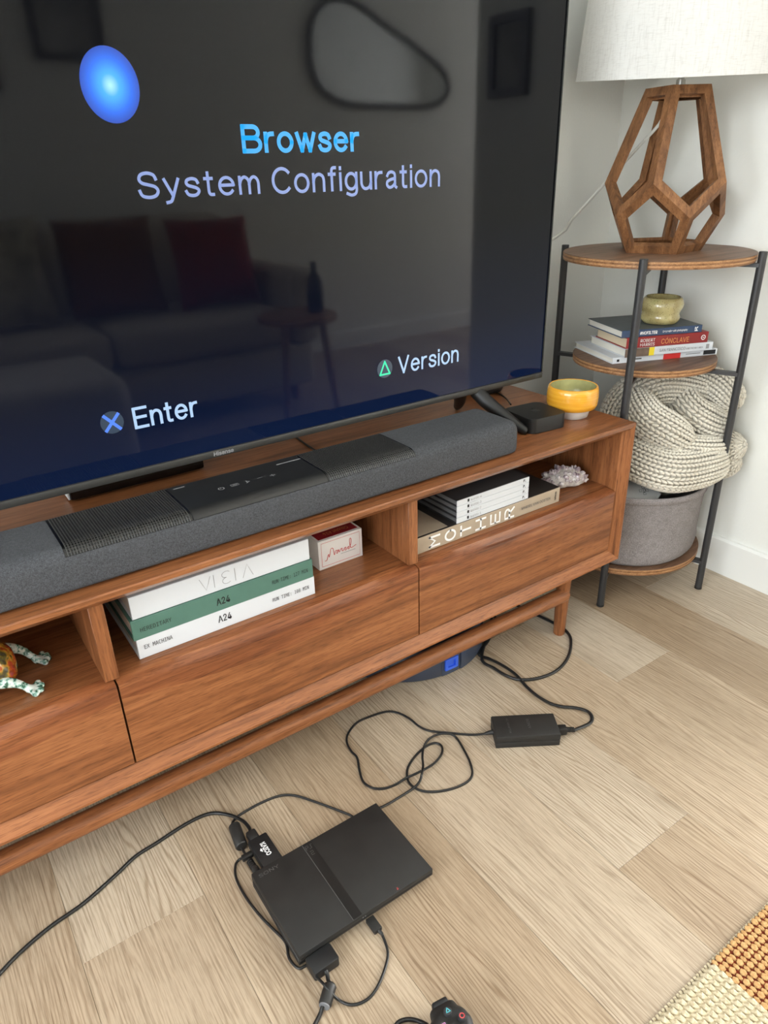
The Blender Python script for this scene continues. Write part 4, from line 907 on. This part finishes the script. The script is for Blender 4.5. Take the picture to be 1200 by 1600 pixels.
fold([D(1062, 600, 1.74), D(1070, 640, 1.68), D(1104, 662, 1.68), D(1140, 668, 1.70)], [0.030, 0.042, 0.044, 0.032])
fold([D(1090, 590, 1.80), D(1128, 612, 1.80), D(1152, 640, 1.80)], [0.036, 0.040, 0.030])
fold([D(958, 690, 1.70), D(990, 716, 1.65), D(1040, 734, 1.63), D(1090, 728, 1.65), D(1122, 716, 1.70)], [0.034, 0.046, 0.050, 0.046, 0.036])
fold([D(1000, 680, 1.66), D(1046, 700, 1.635), D(1096, 706, 1.65), D(1126, 700, 1.70)], [0.030, 0.036, 0.036, 0.030])
fold([D(1100, 704, 1.74), D(1130, 700, 1.75), D(1164, 694, 1.77)], [0.034, 0.036, 0.030])
fold([D(1090, 730, 1.76), D(1130, 724, 1.78), D(1156, 716, 1.80)], [0.030, 0.032, 0.026])
fold([D(950, 640, 1.84), D(1030, 640, 1.86), D(1100, 660, 1.88)], [0.060, 0.075, 0.060])
fold([D(980, 730, 1.76), D(1040, 720, 1.78), D(1090, 730, 1.80)], [0.060, 0.080, 0.060])
solo('knit_blanket', kb, 'knit_wool', 'chunky cream knitted blanket bundled into the grey basket', 'blanket', (TC[0], TC[1], 0.22), sharp=180)
# small pale game pad poking out of the basket
gp = thing('grey_gamepad', 'pale grey game pad poking out between blanket and basket rim', 'controller', (1.345, 0.915, 0.235))
gx = onz(1003, 768, 0.287); ga = math.radians(-28)
Mt = Matrix.Translation(Vector(gx)) @ Matrix.Rotation(ga, 4, 'Z') @ Matrix.Rotation(math.radians(38), 4, 'X')
body_pts = [(-0.045, -0.026), (0.030, -0.026), (0.046, -0.010), (0.030, 0.022), (0.018, 0.030), (-0.030, 0.030), (-0.046, 0.012)]
b = B().prism(body_pts, -0.016, 0.0, 0.004); b.v = [tuple(Mt @ Vector(p)) for p in b.v]; ob_ = obj('shell', b, 'remote_grey', gp, sharp=40)
b = B()
put_stroke(b, [[(0.004, -0.004), (0.009, 0.001), (0.009, 0.006)], [(0.004, -0.004), (0.004, 0.006), (0.009, 0.006)]], 0.0014, (0, 0, 0.0004), X3, Y3)
for (u, v_) in ((0.005, 0.010), (0.005, -0.006), (-0.003, 0.002), (0.013, 0.002)):
    put_stroke(b, [[(u-0.003, v_-0.003), (u+0.003, v_-0.003), (u+0.003, v_+0.003), (u-0.003, v_+0.003), (u-0.003, v_-0.003)]], 0.0012, (0, 0, 0.0006), X3, Y3)
b.v = [tuple(Mt @ Vector(p)) for p in b.v]; obj('direction_pad', b, 'dim_print', gp, smooth=False)

# ================================================================== ON THE FLOOR
# robot vacuum under the console
vc = (0.808, 1.1185, 0.0)
rv = thing('robot_vacuum', 'slate blue robot vacuum parked under the console', 'robot vacuum', vc)
obj('body', B().lathe([(0.170, 0.003), (0.183, 0.004), (0.1862, 0.008), (0.1865, 0.048), (0.1835, 0.062), (0.1740, 0.072), (0.05, 0.074), (0.0, 0.074)], vc, 96), 'vacuum_blue', rv, sharp=40)
def band(a0, a1, r0, r1, z0, z1, n=14):
    vs = []
    for k in range(n+1):
        a = math.radians(a0+(a1-a0)*k/n)
        for r, z in ((r0, z0), (r1, z0), (r1, z1), (r0, z1)): vs.append((vc[0]+r*math.cos(a), vc[1]+r*math.sin(a), z))
    return B().add(vs, [(4*k+j, 4*k+(j+1) % 4, 4*k+4+(j+1) % 4, 4*k+4+j) for k in range(n) for j in range(4)]+[(0, 1, 2, 3), (4*n+3, 4*n+2, 4*n+1, 4*n)])
obj('bumper', band(-84, -10, 0.178, 0.1890, 0.005, 0.060), 'vacuum_blue', rv)
obj('bumper_seam', band(-150, -86, 0.178, 0.1875, 0.0445, 0.0460), 'lens_grey', rv)
sp_ = obj('sensor_pocket', band(-99.5, -86, 0.172, 0.1869, 0.006, 0.058, 6), 'vacuum_blue', rv)
b = band(-97.5, -95.5, 0.172, 0.1915, 0.020, 0.048, 3)
for q in (band(-89.5, -87.5, 0.172, 0.1915, 0.020, 0.048, 3), band(-95.5, -89.5, 0.172, 0.1915, 0.020, 0.026, 3), band(-95.5, -89.5, 0.172, 0.1915, 0.043, 0.048, 3)): b.add(q.v, q.f)
obj('blue_frame', b, 'blue_plastic', sp_); obj('blue_lens', band(-95.5, -89.5, 0.172, 0.1873, 0.026, 0.043, 3), 'blue_plastic', sp_)
obj('wheel', B().lathe([(0.02, 0.0), (0.022, 0.001), (0.022, 0.010), (0.0, 0.010)], (vc[0], vc[1]-0.11, 0), 20), 'rubber', rv)
obj('wheel', B().lathe([(0.02, 0.0), (0.022, 0.001), (0.022, 0.010), (0.0, 0.010)], (vc[0], vc[1]+0.11, 0), 20), 'rubber', rv)

# game console
PC = (0.348, 0.649, 0.0); pr_ = math.radians(-0.5)
ps = thing('game_console', 'slim black game console lying flat on the oak floor', 'game console', PC, pr_)
hx, hy = 0.1145, 0.0770
obj('lower_shell', B().box(-hx+0.004, hx-0.006, -hy+0.010, hy-0.002, 0.002, 0.015, 0.002, 2), 'black_plastic', ps, world=False)
obj('upper_shell', B().box(-hx, hx, -hy, hy, 0.0145, 0.028, 0.0012, 2), 'console_black', ps, world=False)
obj('front_slot', B().box(-hx+0.002, hx-0.002, -hy-0.0004, -hy+0.004, 0.0185, 0.0198), 'stripe_black', ps, world=False)
sd_ = obj('left_side_panel', B().box(-hx-0.0004, -hx+0.010, -hy+0.004, hy-0.002, 0.0022, 0.0146, 0.001, 1), 'console_black', ps, world=False)
s0, s1 = 0.321-PC[0], 0.3355-PC[0]
sp_ = obj('lid_stripe', B().box(s0, s1, -hy+0.001, hy-0.001, 0.0278, 0.0283), 'stripe_black', ps, world=False, smooth=False)
obj('lid_seam_glint', B().box(s0-0.0008, s0, -hy+0.001, hy-0.001, 0.0279, 0.0284), 'dim_print', ps, world=False, smooth=False)  # paler line: the seam's highlight is put into its colour
b = put_text(B(), 'SONY', (-hx+0.008, hy-0.0145, 0.0284), X3, Y3, 0.033, 0.0058, 0.0); obj('brand_lettering', b, 'dim_print', ps, world=False, smooth=False)
b = B(); lw = 0.0009
put_stroke(b, [[(0.000, 0), (0.000, 0.007), (0.0045, 0.007), (0.0045, 0.0035), (0.0, 0.0035)], [(0.0055, 0), (0.009, 0), (0.009, 0.007), (0.0115, 0.007)]], lw, (s0+0.0015, hy-0.014, 0.0286), X3, Y3)
put_stroke(b, [[(0, 0.007), (0.0045, 0.007), (0.0045, 0.0035), (0, 0.0035), (0, 0), (0.0045, 0)]], lw, (s0+0.0045, hy-0.026, 0.0286), X3, Y3)
obj('stripe_logo', b, 'dim_print', sp_, world=False, smooth=False)
b = B(); put_stroke(b, [[(-0.003, 0), (0.0015, 0.0006)], [(-0.001, -0.0005), (-0.001, 0.005), (0.0015, 0.004)]], 0.0014, (0.052, -hy+0.003, 0.0286), X3*0.6, Y3*0.6); obj('front_emblem', b, 'cir_red', ps, world=False, smooth=False)
b = B()
for k, x in enumerate((-0.004, 0.000)): b.tube([(x-0.008, -hy-0.0003, 0.022), (x-0.008, -hy+0.001, 0.022)], 0.0012, 8)
obj('buttons', b, 'lens_grey', ps, world=False)
for (x, y) in ((-0.09, -0.05), (0.09, -0.05), (-0.09, 0.06), (0.09, 0.06)): obj('rubber_foot', B().lathe([(0.006, 0), (0.006, 0.003)], (x, y, 0), 14), 'rubber', ps, world=False)

# video adapter stuck in the back, its lead and the thin power lead
ha = thing('video_adapter', 'black video adapter with white logo plugged into the back of the console', 'adapter', (0.272, 0.760, 0.006))
obj('case', B().box(0.2565, 0.2895, 0.7275, 0.7885, 0.006, 0.022, 0.0025, 2), 'black_plastic', ha)
b = put_text(B(), 'KAICO', (0.2705, 0.7720, 0.0224), -Y3, X3, 0.027, 0.0075, 0.03); obj('logo_lettering', b, 'white_print', ha, smooth=False)
b = B().add([(0.2650, 0.7600, 0.0224), (0.2680, 0.7555, 0.0224), (0.2690, 0.7600, 0.0224), (0.2680, 0.7640, 0.0224)], [(0, 1, 2, 3)]); obj('logo_mark', b, 'white_print', ha, smooth=False)
obj('console_plug', B().box(0.2600, 0.2860, 0.7240, 0.7280, 0.007, 0.0205), 'rubber', ha)
hd = thing('video_cable', 'long black video cable trailing from the adapter across the floor', 'cable', (0.18, 0.79, 0))
obj('plug', B().box(0.2615, 0.2785, 0.7890, 0.8090, 0.0075, 0.0195, 0.003, 2), 'rubber', hd)
cpts = [(0.270, 0.808, 0.0135)]+[onz(x, y, z) for x, y, z in ((389, 1293, .012), (377, 1281, .009), (352, 1272, .0045), (325, 1272, .0035), (290, 1288, .0035), (245, 1317, .0035), (212, 1338, .0035), (180, 1368, .0035), (130, 1412, .0035), (80, 1447, .0035), (35, 1485, .0035), (0, 1521, .0035), (-60, 1590, .0035), (-130, 1690, .0035))]
obj('cord', B().tube(cpts, 0.0030, 10, res=6), 'cord_black', hd)
us = thing('usb_lead', 'thin black lead looping from the console front round to the video adapter', 'cable', (0.346, 0.55, 0))
obj('front_plug', B().box(0.3395, 0.3530, 0.5500, 0.5735, 0.0045, 0.0130, 0.0015, 2), 'rubber', us)
obj('strain_relief', B().cyl((0.3475, 0.5505, 0.0085), (0.3485, 0.5440, 0.0075), 0.0030, 12, 0.0022), 'rubber', us)
upts = [(0.3484, 0.5450, 0.0075)]+[onz(x, y, z) for x, y, z in ((598, 1462, .004), (606, 1488, .0025), (601, 1515, .0025), (588, 1545, .0025), (572, 1563, .0025), (550, 1570, .0025), (530, 1563, .004), (516, 1550, .015), (506, 1538, .0172), (497, 1529, .012), (487, 1520, .004), (481, 1508, .0025))]
upts += [(0.2300, 0.5750, 0.0022), (0.2262, 0.5950, 0.0022)]+[onz(x, y, .0025) for x, y in ((446, 1472), (425, 1450), (404, 1428), (383, 1400), (369, 1372), (368, 1352), (374, 1343))]+[onz(382, 1340, .008), (0.2500, 0.7710, 0.0125)]
obj('cord', B().tube(upts, 0.0020, 10, res=6), 'cord_black', us)
obj('adapter_plug', B().box(0.2380, 0.2560, 0.7665, 0.7755, 0.0085, 0.0165, 0.0015, 2), 'rubber', us)

# power brick with its low-voltage lead
ba = math.radians(-32.6); bcx = (0.7955, 0.7075, 0)
pb = thing('power_brick', 'black power supply brick with a looped thin lead to the console', 'power supply', bcx)
def loc2w(p): ca, sa = math.cos(ba), math.sin(ba); return (bcx[0]+p[0]*ca-p[1]*sa, bcx[1]+p[0]*sa+p[1]*ca, p[2])
def lb(b): b.v = [loc2w(p) for p in b.v]; return b
obj('upper_case', lb(B().box(-0.061, 0.061, -0.029, 0.029, 0.0135, 0.028, 0.0022, 2)), 'console_black', pb)
obj('lower_case', lb(B().box(-0.0605, 0.0605, -0.0285, 0.0285, 0.0, 0.0133, 0.0016, 2)), 'console_black', pb)
b = put_text(B(), 'SONY', (0.004, 0.016, 0.0283), -Y3, X3, 0.026, 0.0052); obj('brand_lettering', lb(b), 'dim_print', pb, smooth=False)
b = put_text(B(), 'AC ADAPTOR', (-0.034, 0.020, 0.0283), -Y3, X3, 0.040, 0.0040); obj('small_lettering', lb(b), 'dim_print', pb, smooth=False)
obj('strain_relief', lb(B().tube([(-0.060, 0.002, 0.012), (-0.066, 0.002, 0.012), (-0.076, 0.002, 0.009)], [0.0055, 0.0045, 0.003], 12)), 'rubber', pb)
dz = .0024
dpts = [loc2w((-0.066, 0.002, 0.012)), loc2w((-0.078, 0.003, 0.008))]
for x, y, z in ((735, 1148, dz), (700, 1145, dz), (672, 1142, dz), (655, 1135, dz), (640, 1123, dz), (622, 1114, dz), (604, 1112, dz), (580, 1119, dz), (558, 1129, dz), (544, 1146, dz), (542, 1160, dz), (549, 1174, dz), (558, 1184, dz), (562, 1205, dz), (568, 1222, dz), (582, 1231, dz), (600, 1232, dz), (618, 1226, dz), (634, 1216, dz+.004), (656, 1206, dz+.009), (678, 1193, dz+.005), (690, 1178, dz+.002), (690, 1166, dz), (680, 1161, dz), (666, 1166, dz), (650, 1180, dz), (638, 1198, dz), (636, 1212, dz), (640, 1224, dz), (652, 1233, dz), (668, 1237, dz), (690, 1236, dz), (714, 1230, dz), (732, 1220, dz), (738, 1208, dz), (734, 1190, dz), (724, 1170, dz), (714, 1154, dz), (704, 1147, dz+.004), (686, 1147, dz+.006), (670, 1155, dz+.004), (662, 1168, dz), (660, 1182, dz+.004), (661, 1196, dz+.010), (659, 1210, dz+.012), (655, 1222, dz+.006), (645, 1232, dz+.001), (625, 1245, dz), (603, 1258, dz)):
    dpts.append(onz(x, y, z))
dpts += [(0.455, 0.7340, dz), (0.43, 0.7325, dz)]
for x, y in ((548, 1274), (520, 1263), (490, 1252), (460, 1243), (435, 1244), (405, 1256), (380, 1270), (368, 1279)): dpts.append(onz(x, y, dz))
dpts += [(0.2560, 0.8500, 0.005), (0.2545, 0.8380, 0.0095), (0.2475, 0.7940, 0.0095), (0.2470, 0.7750, 0.0095), (0.2478, 0.7650, 0.0095)]
obj('lead', B().tube(dpts, 0.0022, 8, res=5), 'cord_black', pb)
b = B().tube([(0.2552, 0.8400, 0.010), (0.2550, 0.8380, 0.010), (0.2482, 0.7960, 0.010), (0.2479, 0.7940, 0.010)], [0.0075, 0.0098, 0.0098, 0.0082], 18); obj('ferrite_bead', b, 'rubber', pb)
b = B().tube([(0.2470, 0.7650, 0.0095), (0.2476, 0.7460, 0.0095)], [0.0038, 0.0052], 14); b.tube([(0.2476, 0.7460, 0.0095), (0.2480, 0.7290, 0.0095)], [0.0062, 0.0062], 14)
for k in range(4): b.tube([(0.2470, 0.763-k*0.004, 0.0095), (0.2471, 0.7615-k*0.004, 0.0095)], 0.0056, 14)
obj('barrel_plug', b, 'rubber', pb)
# mains lead
ml = thing('mains_lead', 'black mains lead from the power brick back under the console', 'power cord', (0.95, 0.78, 0))
obj('plug', lb(B().box(0.0615, 0.0800, -0.008, 0.008, 0.004, 0.018, 0.002, 2)), 'rubber', ml)
b = B().tube([(0.079, 0, 0.011), (0.096, 0.0, 0.008)], [0.0050, 0.0034], 12)
for k in range(5): b.tube([(0.081+k*0.003, 0, 0.011), (0.0825+k*0.003, 0, 0.011)], 0.0052-k*0.0002, 12)
obj('strain_relief', lb(b), 'rubber', ml)
mp_ = [loc2w((0.094, 0, 0.0085))]+[onz(x, y, 0.0036) for x, y in ((920, 1131), (925, 1122), (919, 1112), (900, 1106), (878, 1104), (858, 1098), (838, 1086), (822, 1072), (806, 1054), (786, 1040), (766, 1030), (748, 1021))]+[(0.950, 0.975, 0.0036), (1.010, 1.03, 0.0036), (1.025, 1.12, 0.0036), (1.03, 1.20, 0.0036)]
obj('cord', B().tube(mp_, 0.0036, 10, flat=0.75, res=6), 'cord_black', ml)
solo('power_cord', B().tube([(1.05, 1.235, 0.0036), (1.045, 1.10, 0.0036), (1.015, 1.02, 0.0036), (0.955, 0.985, 0.0036), onz(753, 1030, .0036), onz(772, 1044, .0036), onz(790, 1055, .0036), onz(812, 1062, .0036), onz(840, 1060, .0036), onz(868, 1049, .0036), onz(886, 1030, .0036), onz(892, 1008, .0036), onz(888, 990, .0036), (1.116, 0.93, 0.0036), (1.10, 1.06, 0.0036), (1.12, 1.235, 0.0036)], 0.0034, 10, res=6), 'cord_black', 'black cord curving out from behind the console leg', 'cord', (1.05, 0.92, 0))  # ordinary power cord looping out and back under the console

# game pad on the floor (mostly below the frame)
sq, tr_, ci = (onz(693.5, 1600, .045), onz(698.5, 1582.5, .045), onz(719.5, 1585.5, .045))
gc = (sq+ci)/2; gu = (ci-sq); gu[2] = 0; gu /= np.linalg.norm(gu); gv = np.cross(Z3, gu); gz0 = 0.0
org = np.array([gc[0], gc[1], 0])-gu*0.052-gv*0.002
def C2(x, y, z): return org+gu*x+gv*y+Z3*z
gpad = thing('game_controller', 'black game controller with coloured button symbols on the floor by the rug', 'controller', tuple(org))
balls = []
for s in (-1, 1):
    for k in range(9): t_ = k/8; balls.append((*C2(s*(0.052+0.016*t_), -0.004-0.072*t_, 0.026-0.004*t_), 0.0165-0.002*t_, (1, 1, 1)))
    for k in range(12): a = 2*PI*k/12; balls.append((*C2(s*0.052+0.014*math.cos(a), 0.014*math.sin(a), 0.028), 0.0140))
    balls.append((*C2(s*0.052, 0, 0.028), 0.0150)); 
    for k in range(5): balls.append((*C2(s*(0.042+0.005*k), 0.022, 0.028), 0.0095))
for k in range(13): balls.append((*C2(-0.040+0.080*k/12, 0.004, 0.026), 0.0135)); balls.append((*C2(-0.030+0.060*k/12, -0.018, 0.025), 0.0135))
for s in (-1, 1): balls.append((*C2(s*0.026, -0.026, 0.025), 0.0155))
obj('shell', blob('shell', balls, 'console_black', gpad, 0.0025, 4), 'console_black', gpad, sharp=180)
zt2 = 0.0445
for (dx, dy, m, gl) in ((0.0, 0.0128, 'tri_green', 't'), (0.0128, 0, 'cir_red', 'c'), (-0.0128, 0, 'sq_pink', 's'), (0, -0.0128, 'x_blue', 'x')):
    c = C2(0.052+dx, dy, 0); bt = obj('face_button', B().lathe([(0.0052, 0.036), (0.0052, zt2), (0.0046, zt2+0.0010), (0.0, zt2+0.0011)], c, 20), 'button_grey', gpad)
    b = B(); L = {'t': [[(-0.0028, -0.0018), (0.0028, -0.0018)], [(0.0028, -0.0018), (0, 0.003)], [(0, 0.003), (-0.0028, -0.0018)]], 'c': [arc(0, 0, 0.0028, 0.0028, 0, 360, 16)], 's': [[(-0.0024, -0.0024), (0.0024, -0.0024), (0.0024, 0.0024), (-0.0024, 0.0024), (-0.0024, -0.0024)]], 'x': [[(-0.0026, -0.0026), (0.0026, 0.0026)], [(-0.0026, 0.0026), (0.0026, -0.0026)]]}[gl]
    put_stroke(b, L, 0.0011, c+Z3*(zt2+0.0016), gu, gv); obj('symbol', b, m, bt, smooth=False)
for (dx, dy) in ((0, 0.011), (0, -0.011), (0.011, 0), (-0.011, 0)):
    c = C2(-0.052+dx, dy, 0); obj('direction_key', B().lathe([(0.0048, 0.036), (0.0048, zt2-0.001), (0.004, zt2), (0, zt2)], c, 12), 'button_grey', gpad)
for s in (-1, 1):
    c = C2(s*0.026, -0.026, 0); obj('thumb_stick', B().lathe([(0.006, 0.036), (0.006, 0.046), (0.0105, 0.050), (0.0105, 0.053), (0.008, 0.0545), (0.0, 0.0535)], c, 24), 'rubber', gpad)
    c = C2(s*0.052, 0.030, 0.030); obj('shoulder_button', B().box(-0.011, 0.011, -0.003, 0.006, 0.020, 0.034, 0.003, 2, rot=Matrix.Translation(Vector((c[0], c[1], 0))) @ Matrix.Rotation(math.atan2(gu[1], gu[0]), 4, 'Z')), 'black_plastic', gpad)
cp_ = [(0.2560, 0.5450, 0.012), onz(511, 1522, .010), onz(513, 1532, .009), (0.2500, 0.5260, 0.0095), (0.2320, 0.5110, 0.0095), onz(500, 1585, .0045), onz(488, 1610, .003), onz(470, 1660, .003), onz(520, 1720, .003), onz(600, 1680, .003), onz(614, 1622, .003), onz(620, 1600, .003), onz(636, 1593, .003), onz(655, 1596, .004), onz(668, 1606, .010), C2(0.0, 0.016, 0.020)]
obj('cord', B().tube(cp_, 0.0028, 10, res=7), 'cord_black', gpad)
obj('console_plug', B().vbox(0.2395, 0.2785, 0.5450, 0.5720, 0.0035, 0.0190, 0.003, 3, 0.001), 'black_plastic', gpad)
ax = np.array([0.2500, 0.5260, 0.0095]); bx_ = np.array([0.2330, 0.5118, 0.0095]); dd = (bx_-ax)/np.linalg.norm(bx_-ax)
f0 = onz(517, 1537, .0095); f1 = onz(507, 1572, .0095)
fb_ = obj('ferrite_bead', B().tube([f0, f0+(f1-f0)*0.1, f0+(f1-f0)*0.92, f1], [0.006, 0.0086, 0.0086, 0.0070], 18), 'rubber', gpad)
obj('bead_collar', B().tube([f1-(f1-f0)*0.03, f1+(f1-f0)*0.04], [0.0074, 0.0070], 18), 'lens_grey', fb_)

# woven rug
RY, RXa, RXb = 0.2500, 0.6850, 0.8250
rg = thing('woven_rug', 'hand woven rug with cream, rust and grey blocks at the edge of the floor', 'rug', (0.675, 0.075, 0))
obj('backing', B().box(0.35, 1.00, -0.10, RY-0.003, 0.0, 0.004), 'rug_cream', rg)
b = B()
xs = np.arange(0.36, RXa, 0.0092)
for x in xs:                                                  # twisted cream cords
    for k in range(33):
        y1 = RY-0.002-k*0.0105; b.tube([(x-0.0036, y1, 0.0055), (x, y1-0.006, 0.0085), (x+0.0040, y1-0.0125, 0.0055)], [0.0026, 0.0046, 0.0026], 6)
o = obj('cream_weave', b, 'rug_cream', rg); o['kind'] = 'stuff'
obj('rust_ground', B().box(RXa, RXb, -0.10, RY-0.001, 0.004, 0.0066), 'rug_rust', rg)
b = B(); r = 0
nx = 16; dxk = (RXb-RXa)/nx
for j in range(35):
    y = RY-0.004-j*0.0098
    for i in range(nx):
        x = RXa+(i+0.5+(0.0 if j % 2 else 0.0))*dxk; kx = 0.5 if (i+j) % 2 else -0.5
        b.ball((x+random.uniform(-.0006, .0006), y, 0.0080+0.0012*kx), 0.0049, 1, scale=(1.12 if (i+j) % 2 else 0.80, 1.10, 0.62))
o = obj('tan_weave', b, 'rug_tan', rg); o['kind'] = 'stuff'
b = B()
for x in np.arange(RXb+0.004, 1.0, 0.0085):
    for k in range(33): y1 = RY-0.002-k*0.0105; b.tube([(x-0.0030, y1, 0.0055), (x, y1-0.006, 0.0080), (x+0.0030, y1-0.0125, 0.0055)], [0.0026, 0.0043, 0.0026], 6)
o = obj('grey_weave', b, 'rug_grey', rg); o['kind'] = 'stuff'
b = B()
for x in np.arange(0.352, 1.00, 0.0062):
    b.tube([(x, RY-0.006, 0.0035), (x+0.002, RY+0.0015, 0.0045), (x+0.003, RY-0.001, 0.0012)], [0.0020, 0.0024, 0.0016], 5)
o = obj('bound_edge', b, 'rug_cream', rg); o['kind'] = 'stuff'

# ================================================================== THE ROOM BEHIND (seen in the screen)
sf = thing('sofa', 'long beige upholstered sofa against the far wall', 'sofa', (0.35, -1.22, 0))
obj('seat_base', B().box(-1.0, 1.62, -1.62, -0.85, 0.08, 0.28, 0.03, 3), 'sofa_fabric', sf)
for k in range(3): obj('seat_cushion', B().box(-0.84+k*0.785, -0.065+k*0.785, -1.42, -0.83, 0.28, 0.44, 0.05, 4), 'sofa_fabric', sf)
for k in range(3): obj('back_cushion', B().box(-0.84+k*0.785, -0.065+k*0.785, -1.60, -1.40, 0.42, 0.82, 0.06, 4), 'sofa_fabric', sf)
for x in (-1.0, 1.52): obj('armrest', B().box(x, x+0.14, -1.62, -0.84, 0.27, 0.60, 0.04, 3), 'sofa_fabric', sf)
for x in (-0.92, 1.54):
    for y in (-1.55, -0.92): obj('leg', B().lathe([(0.018, 0), (0.026, 0.09)], (x, y, 0), 16), 'walnut_z', sf)
def cushion(name, label, x, y, z, s, mat, tilt=0.25):
    b = B(); n = 14; vs = []
    for side in (-1, 1):
        for i in range(n+1):
            for j in range(n+1):
                u, v_ = -1+2*i/n, -1+2*j/n; h = 0.09*(max(0, (1-u**4)*(1-v_**4)))**0.5*side; k = 1-0.06*(u*u*v_*v_) ; px, pz = u*s/2*(1-0.06*(1-v_*v_)*0+0), v_*s/2
                vs.append((px*(1-0.07*(1-v_**2)), h, pz*(1-0.07*(1-u**2))))
    m = (n+1)**2; fs = []
    for o_ in (0, m):
        for i in range(n):
            for j in range(n): q = o_+i*(n+1)+j; fs.append((q, q+1, q+n+2, q+n+1))
    ct, st_ = math.cos(tilt), math.sin(tilt)
    b.add([(x+p[0], y+p[1]*ct-p[2]*st_, z+s/2*0.98+p[2]*ct+p[1]*st_) for p in vs], fs); return solo(name, b, mat, label, 'cushion', (x, y, z), group='cushions on the sofa', sharp=60)
cushion('throw_cushion', 'square brown throw cushion on the sofa', 0.86, -1.18, 0.445, 0.40, 'pillow_brown')
cushion('throw_cushion', 'square dark red throw cushion on the sofa', 1.29, -1.12, 0.445, 0.38, 'pillow_red')
cushion('throw_cushion', 'patterned pale throw cushion on the sofa', 0.40, -1.18, 0.445, 0.42, 'pillow_floral')
ot = thing('ottoman', 'low pale upholstered ottoman in front of the sofa', 'ottoman', (0.05, -0.52, 0))
obj('upholstered_body', B().box(-0.45, 0.62, -0.76, -0.30, 0.06, 0.40, 0.06, 4), 'pillow_white', ot)
for x in (-0.36, 0.53):
    for y in (-0.69, -0.37): obj('leg', B().lathe([(0.016, 0), (0.022, 0.07)], (x, y, 0), 14), 'walnut_z', ot)
so = thing('round_stool', 'small round wooden stool by the end of the sofa', 'stool', (1.42, -0.62, 0))
obj('seat', B().lathe([(0.150, 0.425), (0.165, 0.430), (0.165, 0.448), (0.155, 0.455), (0.0, 0.455)], (1.42, -0.62, 0), 48), 'stool_wood', so)
for k in range(3):
    a = 2*PI*k/3+0.5; obj('leg', B().tube([(1.42+0.10*math.cos(a), -0.62+0.10*math.sin(a), 0.43), (1.42+0.15*math.cos(a), -0.62+0.15*math.sin(a), 0.0)], [0.016, 0.011], 14), 'stool_wood', so)
solo('dark_bottle', B().lathe([(0.030, 0), (0.034, 0.004), (0.034, 0.12), (0.028, 0.14), (0.012, 0.16), (0.012, 0.20), (0.0, 0.201)], (1.50, -0.60, 0.455), 28), 'bottle_dark', 'dark glass bottle standing on the round wooden stool', 'bottle', (1.50, -0.60, 0.455))
mi_ = thing('wall_mirror', 'black framed wall mirror with a lopsided rounded outline', 'mirror', (2.65, -1.69, 1.50))
mo_ = [(2.19, 1.50), (2.21, 1.66), (2.31, 1.76), (2.46, 1.77), (2.68, 1.68), (2.92, 1.58), (3.10, 1.48), (3.13, 1.38), (3.02, 1.31), (2.70, 1.30), (2.40, 1.31), (2.24, 1.38)]
mo_ = [(p[0]*0.98+0.03, p[1]) for p in mo_]
loop = spline([np.array([p[0], -1.685, p[1]]) for p in mo_+mo_[:1]], 6)[:-1]
b = B(); lp_ = loop+loop[:2]; b.tube(lp_, 0.016, 10, caps=False); obj('frame', b, 'black_plastic', mi_, sharp=60)
obj('glass', B().add([(q[0], -1.690, q[2]) for q in loop], [tuple(range(len(loop)))]), 'mirror_glass', mi_, smooth=False)
def picture(label, c, wd, ht, axis, fm='black_plastic'):
    t = thing('picture_frame', label, 'picture', c); b = B(); e = 0.022
    for (u0, u1, v0, v1) in ((-wd/2, wd/2, -ht/2, -ht/2+e), (-wd/2, wd/2, ht/2-e, ht/2), (-wd/2, -wd/2+e, -ht/2+e, ht/2-e), (wd/2-e, wd/2, -ht/2+e, ht/2-e)):
        if axis == 'y': b.box(c[0]+u0, c[0]+u1, c[1]+0.002, c[1]+0.022, c[2]+v0, c[2]+v1)
        else: b.box(c[0]-0.022, c[0]-0.002, c[1]+u0, c[1]+u1, c[2]+v0, c[2]+v1)
    obj('frame', b, fm, t, smooth=False)
    p = B().box(c[0]-wd/2+e, c[0]+wd/2-e, c[1]+0.002, c[1]+0.008, c[2]-ht/2+e, c[2]+ht/2-e) if axis == 'y' else B().box(c[0]-0.008, c[0]-0.002, c[1]-wd/2+e, c[1]+wd/2-e, c[2]-ht/2+e, c[2]+ht/2-e)
    obj('print', p, 'art_paper', t, smooth=False)
picture('black framed print on the far wall above the sofa', (0.99, YFW, 1.62), 0.30, 0.36, 'y')
picture('second black framed print above the sofa, lower and nearer the window', (0.50, YFW, 1.55), 0.36, 0.46, 'y')
picture('small grey framed print on the right wall', (XR, 0.345, 1.26), 0.15, 0.20, 'x', 'lens_grey')

for o in bpy.data.objects:
    if '_base' in o.keys(): del o['_base']
    if '_y' in o.keys(): del o['_y']
